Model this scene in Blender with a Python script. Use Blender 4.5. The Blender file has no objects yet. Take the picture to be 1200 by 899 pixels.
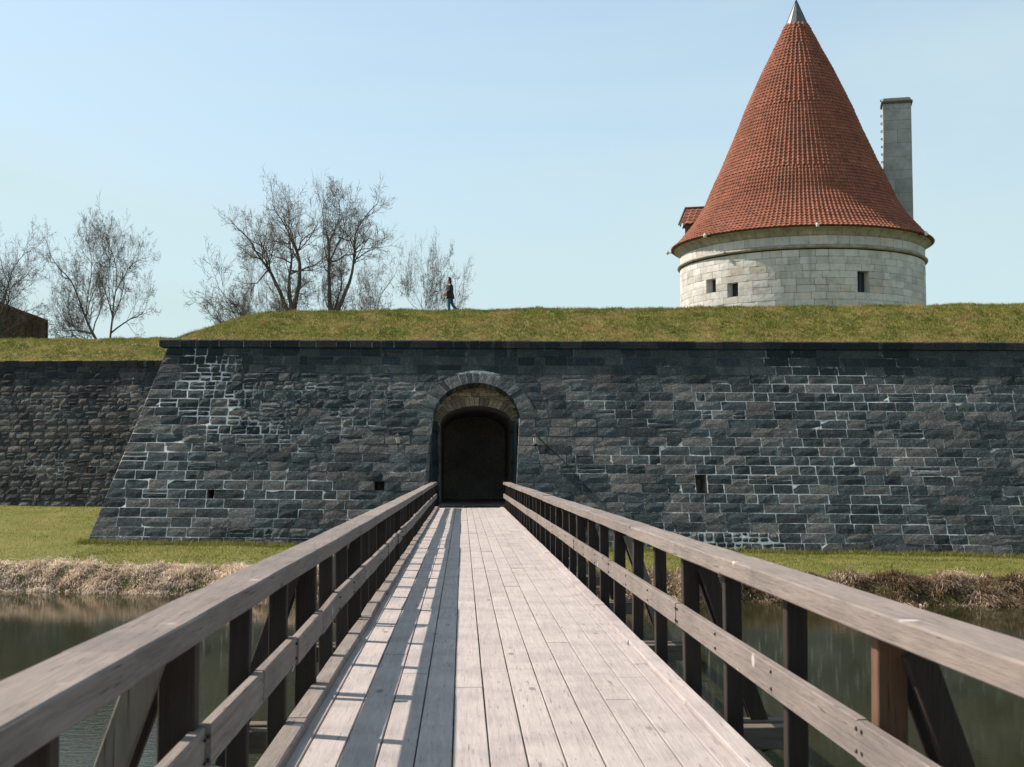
import bpy, math, random
import numpy as np
from math import radians as R, sin, cos, pi, tan, atan2, sqrt, hypot
from mathutils import Vector, Matrix, noise

random.seed(7); rng = np.random.default_rng(7)
scn = bpy.context.scene
COL = scn.collection

# ------------------------------------------------------------------ camera
cam_d = bpy.data.cameras.new("camera"); cam = bpy.data.objects.new("camera", cam_d); COL.objects.link(cam)
cam.location = (0, 0, 1.6)
cam.rotation_euler = (R(90 + 3.757), 0, R(-2.2096))
cam_d.sensor_width = 36; cam_d.lens = 45
cam_d.clip_start = 0.05; cam_d.clip_end = 6000
cam_d.dof.use_dof = True; cam_d.dof.focus_distance = 42; cam_d.dof.aperture_fstop = 6.3
scn.camera = cam
# ------------------------------------------------------------------ light
SUN_EL, SUN_A = 44.8, 22.0            # SUN_A: degrees behind the -X axis, towards +Y
world = bpy.data.worlds.new("World"); scn.world = world; world.use_nodes = True
nt = world.node_tree; nt.nodes.clear()
sky = nt.nodes.new('ShaderNodeTexSky'); sky.sky_type = 'NISHITA'; sky.sun_disc = False
sky.sun_elevation = R(SUN_EL); sky.sun_rotation = R(-(90 - SUN_A)); sky.altitude = 0
sky.air_density = 1.0; sky.dust_density = 1.6; sky.ozone_density = 3.0
bg = nt.nodes.new('ShaderNodeBackground'); bg.inputs['Strength'].default_value = 0.115
wo = nt.nodes.new('ShaderNodeOutputWorld')
# thin high cirrus veil
tc = nt.nodes.new('ShaderNodeTexCoord'); mpv = nt.nodes.new('ShaderNodeMapping'); mpv.inputs['Scale'].default_value = (1.0, 1.0, 4.0); mpv.inputs['Rotation'].default_value = (0, R(12), 0)
nv_ = nt.nodes.new('ShaderNodeTexNoise'); nv_.inputs['Scale'].default_value = 1.6; nv_.inputs['Detail'].default_value = 7; nv_.inputs['Roughness'].default_value = .55; nv_.inputs['Distortion'].default_value = .6
rv = nt.nodes.new('ShaderNodeMapRange'); rv.inputs['From Min'].default_value = .35; rv.inputs['From Max'].default_value = .75; rv.inputs['To Min'].default_value = .36; rv.inputs['To Max'].default_value = .74
mv = nt.nodes.new('ShaderNodeMix'); mv.data_type = 'RGBA'; mv.inputs[7].default_value = (3.15, 4.0, 4.1, 1)
nt.links.new(tc.outputs['Generated'], mpv.inputs[0]); nt.links.new(mpv.outputs[0], nv_.inputs['Vector']); nt.links.new(nv_.outputs['Fac'], rv.inputs['Value'])
sz_ = nt.nodes.new('ShaderNodeSeparateXYZ'); nt.links.new(tc.outputs['Generated'], sz_.inputs[0])
hz = nt.nodes.new('ShaderNodeMapRange'); hz.inputs['From Min'].default_value = .0; hz.inputs['From Max'].default_value = .42; hz.inputs['To Min'].default_value = .42; hz.inputs['To Max'].default_value = 0.; hz.interpolation_type = 'SMOOTHSTEP'
nt.links.new(sz_.outputs['Z'], hz.inputs['Value'])
ad = nt.nodes.new('ShaderNodeMath'); ad.operation = 'ADD'; ad.use_clamp = True
nt.links.new(rv.outputs[0], ad.inputs[0]); nt.links.new(hz.outputs[0], ad.inputs[1])
nt.links.new(ad.outputs[0], mv.inputs[0]); nt.links.new(sky.outputs[0], mv.inputs[6])
nt.links.new(mv.outputs[2], bg.inputs['Color']); nt.links.new(bg.outputs[0], wo.inputs['Surface'])
sd = bpy.data.lights.new("sun", 'SUN'); sd.energy = 4.8; sd.angle = R(0.53); sd.color = (1.0, 0.87, 0.755)
sun = bpy.data.objects.new("sun", sd); COL.objects.link(sun)
to_sun = Vector((-cos(R(SUN_EL)) * cos(R(SUN_A)), cos(R(SUN_EL)) * sin(R(SUN_A)), sin(R(SUN_EL))))
sun.rotation_euler = to_sun.to_track_quat('Z', 'Y').to_euler()
sun.location = (-40, 30, 60)
scn.view_settings.view_transform = 'Standard'; scn.view_settings.look = 'None'
scn.view_settings.exposure = 0.82; scn.view_settings.gamma = 1
scn.view_settings.use_curve_mapping = False
scn.cycles.max_bounces = 6
scn.cycles.use_denoising = True

# ------------------------------------------------------------------ helpers
def tag(o, label=None, cat=None, group=None, kind=None):
    if label: o['label'] = label
    if cat: o['category'] = cat
    if group: o['group'] = group
    if kind: o['kind'] = kind
    return o
def empty(name, loc=(0, 0, 0), rz=0):
    o = bpy.data.objects.new(name, None); COL.objects.link(o); o.location = loc; o.rotation_euler = (0, 0, rz)
    o.empty_display_size = .3
    return o
def mesh_obj(name, V, F, mat, parent=None, rnd=None, smooth=False, vattr=None, loc=None):
    """V: list of points; F: list of faces; rnd: per-face random value"""
    me = bpy.data.meshes.new(name)
    if loc is not None: V = [(v[0] - loc[0], v[1] - loc[1], v[2] - loc[2]) for v in V]
    me.from_pydata([tuple(v) for v in V], [], F)
    for m in (mat if isinstance(mat, (list, tuple)) else [mat]): me.materials.append(m)
    if rnd is not None:
        a = me.attributes.new('rnd', 'FLOAT', 'FACE')
        a.data.foreach_set('value', np.asarray(rnd if hasattr(rnd, '__len__') else [rnd] * len(F), dtype=np.float32))
    if vattr:
        for k, vals in vattr.items():
            a = me.attributes.new(k, 'FLOAT', 'POINT'); a.data.foreach_set('value', np.asarray(vals, dtype=np.float32))
    if smooth: me.polygons.foreach_set('use_smooth', [True] * len(me.polygons))
    me.update()
    o = bpy.data.objects.new(name, me); COL.objects.link(o)
    if loc is not None: o.location = loc
    if parent is not None:
        o.parent = parent; w = Vector(); q = parent
        while q is not None: w += Vector(q.location); q = q.parent
        o.location = (Vector(loc) if loc is not None else Vector()) - w
    return o
def mesh_np(name, V, nper, mat, rnd=None):
    """V (nfaces*nper,3) loose polygons"""
    me = bpy.data.meshes.new(name); nv = len(V); nf = nv // nper
    me.vertices.add(nv); me.vertices.foreach_set('co', V.astype(np.float32).ravel())
    me.loops.add(nv); me.loops.foreach_set('vertex_index', np.arange(nv, dtype=np.int32))
    me.polygons.add(nf); me.polygons.foreach_set('loop_start', np.arange(0, nv, nper, dtype=np.int32))
    me.update(calc_edges=True)
    if rnd is not None:
        a = me.attributes.new('rnd', 'FLOAT', 'FACE'); a.data.foreach_set('value', rnd.astype(np.float32))
    me.materials.append(mat)
    o = bpy.data.objects.new(name, me); COL.objects.link(o)
    return o
class MB:
    def __init__(s): s.V = []; s.F = []; s.R = []
    def add(s, V, F, r=0.5):
        b = len(s.V); s.V += [tuple(v) for v in V]; s.F += [tuple(b + i for i in f) for f in F]; s.R += [r] * len(F)
    def box(s, x0, x1, y0, y1, z0, z1, r=.5):
        s.add([(x0,y0,z0),(x1,y0,z0),(x1,y1,z0),(x0,y1,z0),(x0,y0,z1),(x1,y0,z1),(x1,y1,z1),(x0,y1,z1)],
              [(0,3,2,1),(4,5,6,7),(0,1,5,4),(1,2,6,5),(2,3,7,6),(3,0,4,7)], r)
    def beam(s, p0, p1, w, h, ch=.006, seg=1, jit=0., up=(0, 0, 1), r=.5, side=None):
        """chamfered beam from p0 to p1; w across, h along 'up'"""
        p0 = Vector(p0); p1 = Vector(p1); d = (p1 - p0); L = d.length; d.normalize()
        u = Vector(up); sx = Vector(side).normalized() if side else d.cross(u).normalized(); u = sx.cross(d).normalized()
        a, b = w / 2, h / 2
        sec = [(-a + ch, -b), (a - ch, -b), (a, -b + ch), (a, b - ch), (a - ch, b), (-a + ch, b), (-a, b - ch), (-a, -b + ch)]
        V = []; n = 8
        for k in range(seg + 1):
            c = p0 + d * (L * k / seg)
            jx = random.uniform(-jit, jit); jz = random.uniform(-jit, jit)
            for (q, t) in sec: V.append(c + sx * (q + jx + random.uniform(-jit, jit) * .4) + u * (t + jz + random.uniform(-jit, jit) * .4))
        F = []
        for k in range(seg):
            for i in range(n):
                j = (i + 1) % n
                F.append((k*n + i, k*n + j, (k+1)*n + j, (k+1)*n + i))
        F.append(tuple(reversed(range(n)))); F.append(tuple(range(seg*n, seg*n + n)))
        F = [tuple(reversed(f)) for f in F]
        s.add(V, F, r)
    def tube(s, pts, rad, n=6, r=.5, cap=True):
        b = len(s.V); V = []; F = []
        prev = None
        for k, p in enumerate(pts):
            p = Vector(p)
            d = (Vector(pts[min(k+1, len(pts)-1)]) - Vector(pts[max(k-1, 0)]))
            if d.length < 1e-9: d = Vector((0, 0, 1))
            d.normalize()
            if prev is None: prev = d.orthogonal().normalized()
            x = (prev - d * prev.dot(d)); x = x.normalized() if x.length > 1e-6 else d.orthogonal().normalized()
            y = d.cross(x); prev = x
            rr = rad[k] if hasattr(rad, '__len__') else rad
            for i in range(n):
                t = 2*pi*i/n; V.append(p + x*(rr*cos(t)) + y*(rr*sin(t)))
        m = len(pts)
        for k in range(m - 1):
            for i in range(n):
                j = (i+1) % n; F.append((k*n+i, k*n+j, (k+1)*n+j, (k+1)*n+i))
        if cap: F.append(tuple(reversed(range(n)))); F.append(tuple(range((m-1)*n, m*n)))
        s.add(V, F, r)
    def build(s, name, mat, parent=None, smooth=False, loc=None):
        return mesh_obj(name, s.V, s.F, mat, parent, s.R, smooth, loc=loc)

# ------------------------------------------------------------------ materials
def newmat(name):
    m = bpy.data.materials.new(name); m.use_nodes = True
    t = m.node_tree; b = t.nodes['Principled BSDF']; return m, t, b
def N(t, kind, **kw):
    n = t.nodes.new(kind)
    for k, v in kw.items(): setattr(n, k, v)
    return n
def pos(t, scale=(1, 1, 1), rot=(0, 0, 0)):
    g = N(t, 'ShaderNodeNewGeometry'); mp = N(t, 'ShaderNodeMapping'); mp.inputs['Scale'].default_value = scale
    mp.inputs['Rotation'].default_value = rot
    t.links.new(g.outputs['Position'], mp.inputs['Vector']); return mp.outputs[0]
def nz(t, vec, scale, detail=6, rough=.6, dist=0.):
    n = N(t, 'ShaderNodeTexNoise'); n.inputs['Scale'].default_value = scale; n.inputs['Detail'].default_value = detail
    n.inputs['Roughness'].default_value = rough; n.inputs['Distortion'].default_value = dist
    t.links.new(vec, n.inputs['Vector']); return n.outputs['Fac']
def ramp(t, fac, stops):
    r = N(t, 'ShaderNodeValToRGB'); e = r.color_ramp.elements
    while len(e) > 1: e.remove(e[-1])
    e[0].position = stops[0][0]; e[0].color = (*stops[0][1], 1)
    for p, c in stops[1:]: x = e.new(p); x.color = (*c, 1)
    t.links.new(fac, r.inputs[0]); return r.outputs[0]
def g1(v): return (v, v, v)
def mixc(t, fac, a, b, mode='MIX'):
    m = N(t, 'ShaderNodeMix', data_type='RGBA', blend_type=mode)
    for sock, val in ((m.inputs[0], fac), (m.inputs[6], a), (m.inputs[7], b)):
        if hasattr(val, 'default_value'): t.links.new(val, sock)
        elif hasattr(val, '__len__'): sock.default_value = (*val, 1)
        else: sock.default_value = val
    return m.outputs[2]
def mth(t, op, a, b=0., clamp=False):
    m = N(t, 'ShaderNodeMath', operation=op); m.use_clamp = clamp
    for s_, v in ((m.inputs[0], a), (m.inputs[1], b)):
        if hasattr(v, 'default_value'): t.links.new(v, s_)
        else: s_.default_value = v
    return m.outputs[0]
def attr(t, name='rnd'):
    a = N(t, 'ShaderNodeAttribute', attribute_name=name); return a.outputs['Fac']
def bump(t, b, h, strength=.5, dist=.02, prev=None):
    n = N(t, 'ShaderNodeBump'); n.inputs['Strength'].default_value = strength; n.inputs['Distance'].default_value = dist
    t.links.new(h, n.inputs['Height'])
    if prev is not None: t.links.new(prev, n.inputs['Normal'])
    if b is not None: t.links.new(n.outputs[0], b.inputs['Normal'])
    return n.outputs[0]
def setc(t, b, c): t.links.new(c, b.inputs['Base Color'])
def simple(name, col, rough=.8, metal=0., noise_amt=.25, scale=8):
    m, t, b = newmat(name)
    f = nz(t, pos(t), scale)
    c = ramp(t, f, [(.3, tuple(x*(1-noise_amt) for x in col)), (.7, tuple(min(1, x*(1+noise_amt)) for x in col))])
    setc(t, b, c); b.inputs['Roughness'].default_value = rough; b.inputs['Metallic'].default_value = metal
    b.inputs['Specular IOR Level'].default_value = .3
    return m
def stone_mat(name, dark, light, warm, bsc=12, bstr=1., upper_band=None, bdist=.07):
    m, t, b = newmat(name)
    p = pos(t); r = attr(t)
    f = nz(t, p, 5, 8, .7); f2 = nz(t, p, .55, 4, .6)
    c = mixc(t, f, dark, light)
    w = mth(t, 'MULTIPLY', mth(t, 'GREATER_THAN', r, .62), .55)
    c = mixc(t, w, c, warm)
    k = ramp(t, r, [(0, g1(.5)), (.5, g1(1.)), (1, g1(1.6))]); c = mixc(t, 1., c, k, 'MULTIPLY')
    k2 = ramp(t, f2, [(.3, g1(.7)), (.7, g1(1.25))]); c = mixc(t, 1., c, k2, 'MULTIPLY')
    # pale lichen / lime specks
    c = mixc(t, 1., c, ramp(t, nz(t, p, 13, 6, .8), [(.32, g1(.5)), (.5, g1(1.)), (.68, g1(1.75))]), 'MULTIPLY')
    sp = ramp(t, nz(t, p, 22, 5, .7), [(.62, g1(0)), (.72, g1(.5))])
    c = mixc(t, sp, c, (.26, .27, .26))
    if upper_band:                                    # darker band under the coping with pale streaks, ragged lower edge
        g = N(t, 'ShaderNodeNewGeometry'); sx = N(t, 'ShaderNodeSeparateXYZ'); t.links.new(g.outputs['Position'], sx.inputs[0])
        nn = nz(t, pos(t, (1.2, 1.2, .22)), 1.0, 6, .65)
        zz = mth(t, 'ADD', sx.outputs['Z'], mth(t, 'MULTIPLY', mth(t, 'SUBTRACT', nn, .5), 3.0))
        mk = N(t, 'ShaderNodeMapRange'); mk.inputs['From Min'].default_value = upper_band[0]; mk.inputs['From Max'].default_value = upper_band[1]
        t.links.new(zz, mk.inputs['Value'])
        c = mixc(t, mth(t, 'MULTIPLY', mk.outputs[0], upper_band[2]), c, (.012, .016, .018))
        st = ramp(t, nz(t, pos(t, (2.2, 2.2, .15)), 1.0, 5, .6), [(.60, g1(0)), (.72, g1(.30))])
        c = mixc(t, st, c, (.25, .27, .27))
    setc(t, b, c); b.inputs['Roughness'].default_value = .93; b.inputs['Specular IOR Level'].default_value = .22
    h = mth(t, 'ADD', nz(t, p, bsc, 6, .7), mth(t, 'MULTIPLY', nz(t, p, bsc*.28, 3, .5), 1.2))
    bump(t, b, h, bstr, bdist)
    return m
M = {}
M['wall'] = stone_mat('dark_dolomite', (.028, .040, .043), (.078, .093, .094), (.092, .082, .070), upper_band=(4.9, 6.1, .62))
M['curtain'] = stone_mat('dark_rubble', (.034, .038, .038), (.088, .087, .082), (.090, .075, .062), upper_band=(5.4, 6.6, .6), bstr=1.)
M['arch'] = stone_mat('arch_stone', (.04, .05, .054), (.10, .11, .11), (.09, .088, .08))
M['jamb'] = stone_mat('jamb_stone', (.15, .145, .13), (.27, .26, .235), (.2, .17, .14), bsc=20, bstr=.6)  # paler than the arch stone: light missing on the reveal is put into the colour
M['tan'] = stone_mat('tan_brick', (.24, .20, .14), (.46, .40, .30), (.34, .25, .16), bsc=30, bstr=.5)
M['inner'] = stone_mat('passage_plaster', (.22, .20, .18), (.55, .50, .45), (.42, .33, .27), bsc=5, bstr=.8)
m, t, b = newmat('mortar'); M['mortar'] = m
lime = attr(t, 'lime'); f = nz(t, pos(t), 9, 5, .6)
mk = ramp(t, mth(t, 'ADD', lime, mth(t, 'MULTIPLY', mth(t, 'SUBTRACT', f, .5), 1.1)), [(.36, (.05, .055, .055)), (.54, (.28, .275, .26)), (.85, (.74, .71, .66))])
setc(t, b, mk); b.inputs['Roughness'].default_value = .95; bump(t, b, nz(t, pos(t), 35, 4), .8, .02)

def wood_mat(name, base, dark, axis='Y', contrast=1., droppings=False, tint=.35):
    m, t, b = newmat(name); r = attr(t)
    sc = {'Y': (14, .55, 14), 'Z': (14, 14, .6), 'X': (.6, 14, 14)}[axis]
    cb = N(t, 'ShaderNodeCombineXYZ')
    t.links.new(mth(t, 'MULTIPLY', r, 37.), cb.inputs[0]); t.links.new(mth(t, 'MULTIPLY', r, 91.), cb.inputs[1]); t.links.new(mth(t, 'MULTIPLY', r, 13.), cb.inputs[2])
    va = N(t, 'ShaderNodeVectorMath', operation='ADD'); t.links.new(pos(t, sc), va.inputs[0]); t.links.new(cb.outputs[0], va.inputs[1])
    f = nz(t, va.outputs[0], 2.2, 8, .68, .6); f2 = nz(t, pos(t), 1.6, 5, .6)
    c = ramp(t, f, [(.25, tuple(base[i]*(1-.55*contrast)+dark[i]*.0 for i in range(3))), (.42, tuple((base[i]*.8+dark[i]*.2) for i in range(3))), (.6, base), (.8, tuple(min(1, x*1.12) for x in base))])
    fg = nz(t, va.outputs[0], 7.5, 6, .75, .25)
    c = mixc(t, 1., c, ramp(t, fg, [(.3, g1(1-.38*contrast)), (.5, g1(1.)), (.7, g1(1+.22*contrast))]), 'MULTIPLY')
    k = ramp(t, r, [(0, (1-tint*.62, 1-tint*.66, 1-tint*.64)), (.5, g1(1.)), (1, (1+tint*.42, 1+tint*.36, 1+tint*.33))]); c = mixc(t, 1., c, k, 'MULTIPLY')
    k2 = ramp(t, f2, [(.32, (.74, .75, .76)), (.55, g1(1.)), (.75, (1.08, 1.05, 1.04))]); c = mixc(t, .8, c, mixc(t, 1., c, k2, 'MULTIPLY'))
    # cracks
    cr = ramp(t, nz(t, va.outputs[0], 5.5, 2, .5, .2), [(.27, g1(1)), (.34, g1(0))]); c = mixc(t, cr, c, dark)
    vo = N(t, 'ShaderNodeTexVoronoi'); vo.inputs['Scale'].default_value = 1.1
    t.links.new(pos(t, (2.4, .9, 2.4) if axis == 'Y' else (2, 2, 1)), vo.inputs['Vector'])
    kn = ramp(t, mth(t, 'ADD', vo.outputs['Distance'], mth(t, 'MULTIPLY', mth(t, 'SUBTRACT', f, .5), .06)), [(.05, g1(.85)), (.095, g1(0))]); c = mixc(t, kn, c, dark)
    if droppings:
        v2 = N(t, 'ShaderNodeTexVoronoi'); v2.inputs['Scale'].default_value = 2.6; t.links.new(pos(t), v2.inputs['Vector'])
        rr = mth(t, 'GREATER_THAN', nz(t, pos(t), 1.3, 2), .5)
        dd = ramp(t, v2.outputs['Distance'], [(.07, g1(.8)), (.12, g1(0))]); c = mixc(t, mth(t, 'MULTIPLY', dd, rr), c, (.42, .40, .37))
    setc(t, b, c); b.inputs['Roughness'].default_value = .82; b.inputs['Specular IOR Level'].default_value = .25
    bump(t, b, mth(t, 'ADD', f, mth(t, 'MULTIPLY', fg, .7)), .6, .007)
    return m
M['deck'] = wood_mat('weathered_deck_wood', (.362, .326, .312), (.14, .12, .11), 'Y', .38, tint=.11)
M['rail'] = wood_mat('weathered_rail_wood', (.195, .168, .150), (.05, .042, .036), 'Y', .9, droppings=True, tint=.22)
M['post'] = wood_mat('dark_post_wood', (.034, .026, .021), (.010, .008, .006), 'Z', .8)
M['post_brown'] = wood_mat('brown_post_wood', (.13, .072, .042), (.03, .02, .012), 'Z', .6)
M['brace'] = wood_mat('pale_brace_wood', (.20, .175, .145), (.06, .05, .04), 'Z', .6)
M['beam'] = wood_mat('beam_wood', (.12, .10, .08), (.03, .025, .02), 'X', .6)
M['metal_dark'] = simple('dark_iron', (.035, .035, .037), .5, .6)

def tile_mat():
    m, t, b = newmat('red_clay_tile'); r = attr(t); p = pos(t)
    c = ramp(t, r, [(0, (.15, .055, .033)), (.35, (.235, .085, .050)), (.75, (.29, .108, .065)), (1, (.36, .155, .10))])
    k = ramp(t, nz(t, p, .5, 6, .65), [(.3, (.72, .74, .76)), (.62, g1(1.)), (.8, (1.12, 1.06, 1.02))]); c = mixc(t, 1., c, k, 'MULTIPLY')
    k3 = ramp(t, nz(t, pos(t, (1, 1, .22)), 1.2, 6, .7), [(.52, g1(0)), (.70, g1(.6))]); c = mixc(t, k3, c, (.13, .085, .065))
    setc(t, b, c); b.inputs['Roughness'].default_value = .85; b.inputs['Specular IOR Level'].default_value = .2
    bump(t, b, nz(t, p, 22, 4), .3, .02); return m
M['tile'] = tile_mat()
def lime_mat():
    m, t, b = newmat('pale_limestone'); r = attr(t); p = pos(t)
    c = ramp(t, r, [(0, (.42, .41, .37)), (.4, (.50, .49, .46)), (.85, (.57, .56, .53)), (1, (.48, .42, .35))])
    k = ramp(t, nz(t, p, 1.1, 8, .7), [(.3, (.66, .67, .66)), (.55, g1(1.)), (.75, (1.08, 1.07, 1.05))]); c = mixc(t, 1., c, k, 'MULTIPLY')
    st = ramp(t, nz(t, pos(t, (1.2, 1.2, .2)), 1.1, 6, .7), [(.56, g1(0)), (.72, g1(.5))]); c = mixc(t, st, c, (.22, .215, .19))
    setc(t, b, c); b.inputs['Roughness'].default_value = .9; b.inputs['Specular IOR Level'].default_value = .2
    bump(t, b, nz(t, p, 6, 5), .5, .03); return m
M['lime'] = lime_mat()
M['lime_joint'] = simple('limestone_joint', (.13, .125, .11), .95)
M['cove'] = simple('weathered_cove', (.27, .25, .205), .92, 0, .35, 1.6)
m, t, b = newmat('chimney_stone'); M['chimney'] = m
c = ramp(t, nz(t, pos(t), 1.3, 8, .7), [(.3, (.24, .26, .245)), (.6, (.38, .39, .37)), (.8, (.48, .48, .45))])
k = ramp(t, attr(t), [(0, g1(.86)), (1, g1(1.12))]); setc(t, b, mixc(t, 1., c, k, 'MULTIPLY')); b.inputs['Roughness'].default_value = .92
bump(t, b, nz(t, pos(t), 8, 5), .5, .03)
m, t, b = newmat('zinc_sheet'); M['zinc'] = m
setc(t, b, ramp(t, nz(t, pos(t), 3, 5), [(.3, (.05, .062, .066)), (.7, (.10, .115, .118))])); b.inputs['Metallic'].default_value = .25; b.inputs['Roughness'].default_value = .5
M['black'] = simple('dark_void', (.012, .012, .013), .95)
M['cap_grey'] = simple('weathered_cap', (.09, .085, .075), .9)
M['glass'] = simple('dark_glass', (.03, .035, .04), .1)
M['door'] = simple('dark_teal_ironclad_door', (.030, .048, .055), .6, .2, .4, 3)
M['bark'] = simple('bark', (.085, .075, .065), .95, 0, .35, 3)
M['bark_pale'] = simple('pale_bark', (.17, .155, .135), .95, 0, .3, 3)
M['twig'] = simple('twig', (.125, .105, .085), .95, 0, .3, 2)
M['brown_boards'] = simple('brown_gable_boards', (.085, .060, .045), .9, 0, .3, 3)
M['brown_roof'] = simple('brown_roof_tiles', (.10, .065, .05), .9, 0, .3, 3)
M['plaster'] = simple('cream_plaster', (.45, .42, .36), .9)

def grass_ground(name, green, straw, soil, strawamt=.5):
    m, t, b = newmat(name); p = pos(t)
    f = nz(t, p, .55, 7, .68); f2 = nz(t, p, 7, 6, .75)
    c = mixc(t, ramp(t, f, [(.5 - .25*strawamt, g1(1)), (.78 - .25*strawamt, g1(0))]), straw, green)
    c = mixc(t, ramp(t, f2, [(.36, g1(.8)), (.5, g1(0))]), c, soil)
    c = mixc(t, 1., c, ramp(t, nz(t, p, 30, 4, .7), [(.3, g1(.7)), (.7, g1(1.3))]), 'MULTIPLY')
    g = N(t, 'ShaderNodeNewGeometry')
    setc(t, b, c); b.inputs['Roughness'].default_value = .95; b.inputs['Specular IOR Level'].default_value = .1
    bump(t, b, mth(t, 'ADD', f2, nz(t, p, 25, 4, .7)), .9, .06); return m
M['meadow'] = grass_ground('short_meadow_grass', (.115, .135, .024), (.19, .175, .055), (.10, .085, .045), .6)
M['slope'] = grass_ground('rampart_turf', (.120, .138, .026), (.23, .18, .065), (.12, .085, .05), .6)
def blade_mat(name, stops):
    m, t, b = newmat(name); r = attr(t)
    c = ramp(t, r, stops); k = ramp(t, nz(t, pos(t), .8, 5, .65), [(.3, g1(.7)), (.7, g1(1.25))]); c = mixc(t, 1., c, k, 'MULTIPLY')
    setc(t, b, c); b.inputs['Roughness'].default_value = .8; b.inputs['Specular IOR Level'].default_value = .15
    tr = N(t, 'ShaderNodeBsdfTranslucent'); t.links.new(c, tr.inputs[0])
    mx = N(t, 'ShaderNodeMixShader'); mx.inputs[0].default_value = .3
    t.links.new(b.outputs[0], mx.inputs[1]); t.links.new(tr.outputs[0], mx.inputs[2])
    t.links.new(mx.outputs[0], t.nodes['Material Output'].inputs['Surface']); return m
M['blade'] = blade_mat('green_blades', [(0, (.075, .115, .015)), (.4, (.135, .155, .030)), (.7, (.195, .188, .048)), (1, (.29, .26, .10))])
M['blade_slope'] = blade_mat('rampart_blades', [(0, (.08, .11, .018)), (.4, (.14, .162, .030)), (.7, (.21, .185, .055)), (1, (.33, .24, .10))])
M['straw'] = blade_mat('dead_straw', [(0, (.11, .070, .04)), (.25, (.30, .215, .145)), (.55, (.55, .44, .33)), (1, (.70, .60, .49))])
M['soil'] = simple('bank_soil', (.075, .058, .038), .95, 0, .4, 3)

m, t, b = newmat('moat_water'); M['water'] = m
setc(t, b, ramp(t, nz(t, pos(t), .15, 4), [(.3, (.014, .016, .006)), (.7, (.022, .023, .009))]))
b.inputs['Roughness'].default_value = .035; b.inputs['IOR'].default_value = 1.33; b.inputs['Specular IOR Level'].default_value = .5
w1 = nz(t, pos(t, (1., 2.4, 1), (0, 0, R(18))), 3.2, 4, .6, .3); w2 = nz(t, pos(t, (1, 1.6, 1)), 11, 3, .6)
calm = ramp(t, nz(t, pos(t, (.6, .25, 1)), .22, 3, .5), [(.38, g1(.25)), (.62, g1(1.))])
gw = N(t, 'ShaderNodeNewGeometry'); sw = N(t, 'ShaderNodeSeparateXYZ'); t.links.new(gw.outputs['Position'], sw.inputs[0])
wind = N(t, 'ShaderNodeMapRange'); wind.inputs['From Min'].default_value = 24; wind.inputs['From Max'].default_value = 9; wind.inputs['To Min'].default_value = .10; wind.inputs['To Max'].default_value = 1.
t.links.new(mth(t, 'ADD', sw.outputs['Y'], mth(t, 'MULTIPLY', sw.outputs['X'], .8)), wind.inputs['Value'])
hh = mth(t, 'MULTIPLY', mth(t, 'MULTIPLY', mth(t, 'ADD', w1, mth(t, 'MULTIPLY', w2, .35)), calm), wind.outputs[0])
bump(t, b, hh, .5, .05)

# ------------------------------------------------------------------ land forms
def sstep(a, b_, x):
    t_ = min(1, max(0, (x - a) / (b_ - a))); return t_ * t_ * (3 - 2 * t_)
TR = tan(R(4)); BAT = .455
def wall_y(x, z): return 51 + BAT * z - TR * (x - .5)
def wall_zt(x): return 6.98 - .0072 * x
def bank_y(x):
    xc = max(-30, min(34, x)); return 41.2 - .168 * xc + .35 * sin(x * .33) + .15 * sin(x * 1.3 + 1)
def far_z(x, y):                       # meadow between moat and walls
    d = y - bank_y(x)
    base = -1.80 - .002 * x
    return base + (.26 - .011*x) * sstep(0, 8, d) + (.95 * sstep(50, 65, y) if x < -8 else .95 * sstep(50, 65, y) * sstep(-2, -8, x) if x < -2 else 0)
def terr(x, y):
    nb = -3.2
    if y < nb: return -.12 - .02 * abs(x) * .0
    if y < 0.5: return -.12 + (-3.4) * sstep(nb, .5, y)
    by = bank_y(x)
    by += .12*noise.noise(Vector((x*1.7, 0, 2)))
    if y < by - 1.2: return -3.6
    if y < by - .15: return -3.6 + .85 * (y - by + 1.2) / 1.05
    if y < by + .95: return -2.75 + (far_z(x, by + .95) + 2.75) * (1 - (1 - (y - by + .15)/1.1)**1.5) + .08*noise.noise(Vector((x*1.9, y*2.2, 0))) + .05*noise.noise(Vector((x*6, y*6, 0)))
    if y < 84: return far_z(x, y) + .05 * noise.noise(Vector((x*.5, y*.5, 0)))
    return -.6 + 5.6 * sstep(84, 96, y)
xs = sorted(set([round(-45 + i*.6, 3) for i in range(151)] + [-2500, -1200, -600, -300, -160, -100, -70, -55, 55, 70, 100, 160, 300, 600, 1200, 2500]))
ys = sorted(set([round(-4 + i*.5, 3) for i in range(12)] + [round(34 + i*.22, 3) for i in range(92)] + [round(54.5 + i*1., 3) for i in range(45)] + [-900, -300, -100, -40, -15, 10, 20, 28, 120, 160, 240, 400, 700, 1200, 2500]))
V = [(x, y, terr(x, y)) for y in ys for x in xs]; nx = len(xs)
F = [(j*nx+i, j*nx+i+1, (j+1)*nx+i+1, (j+1)*nx+i) for j in range(len(ys)-1) for i in range(nx-1)]
tag(mesh_obj('ground', V, F, M['meadow'], smooth=True), kind='structure')
w_ = mesh_obj('moat_water', [(-400, -3, -2.55), (400, -3, -2.55), (400, 52, -2.55), (-400, 52, -2.55)], [(0, 1, 2, 3)], M['water'])
tag(w_, kind='structure')

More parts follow.
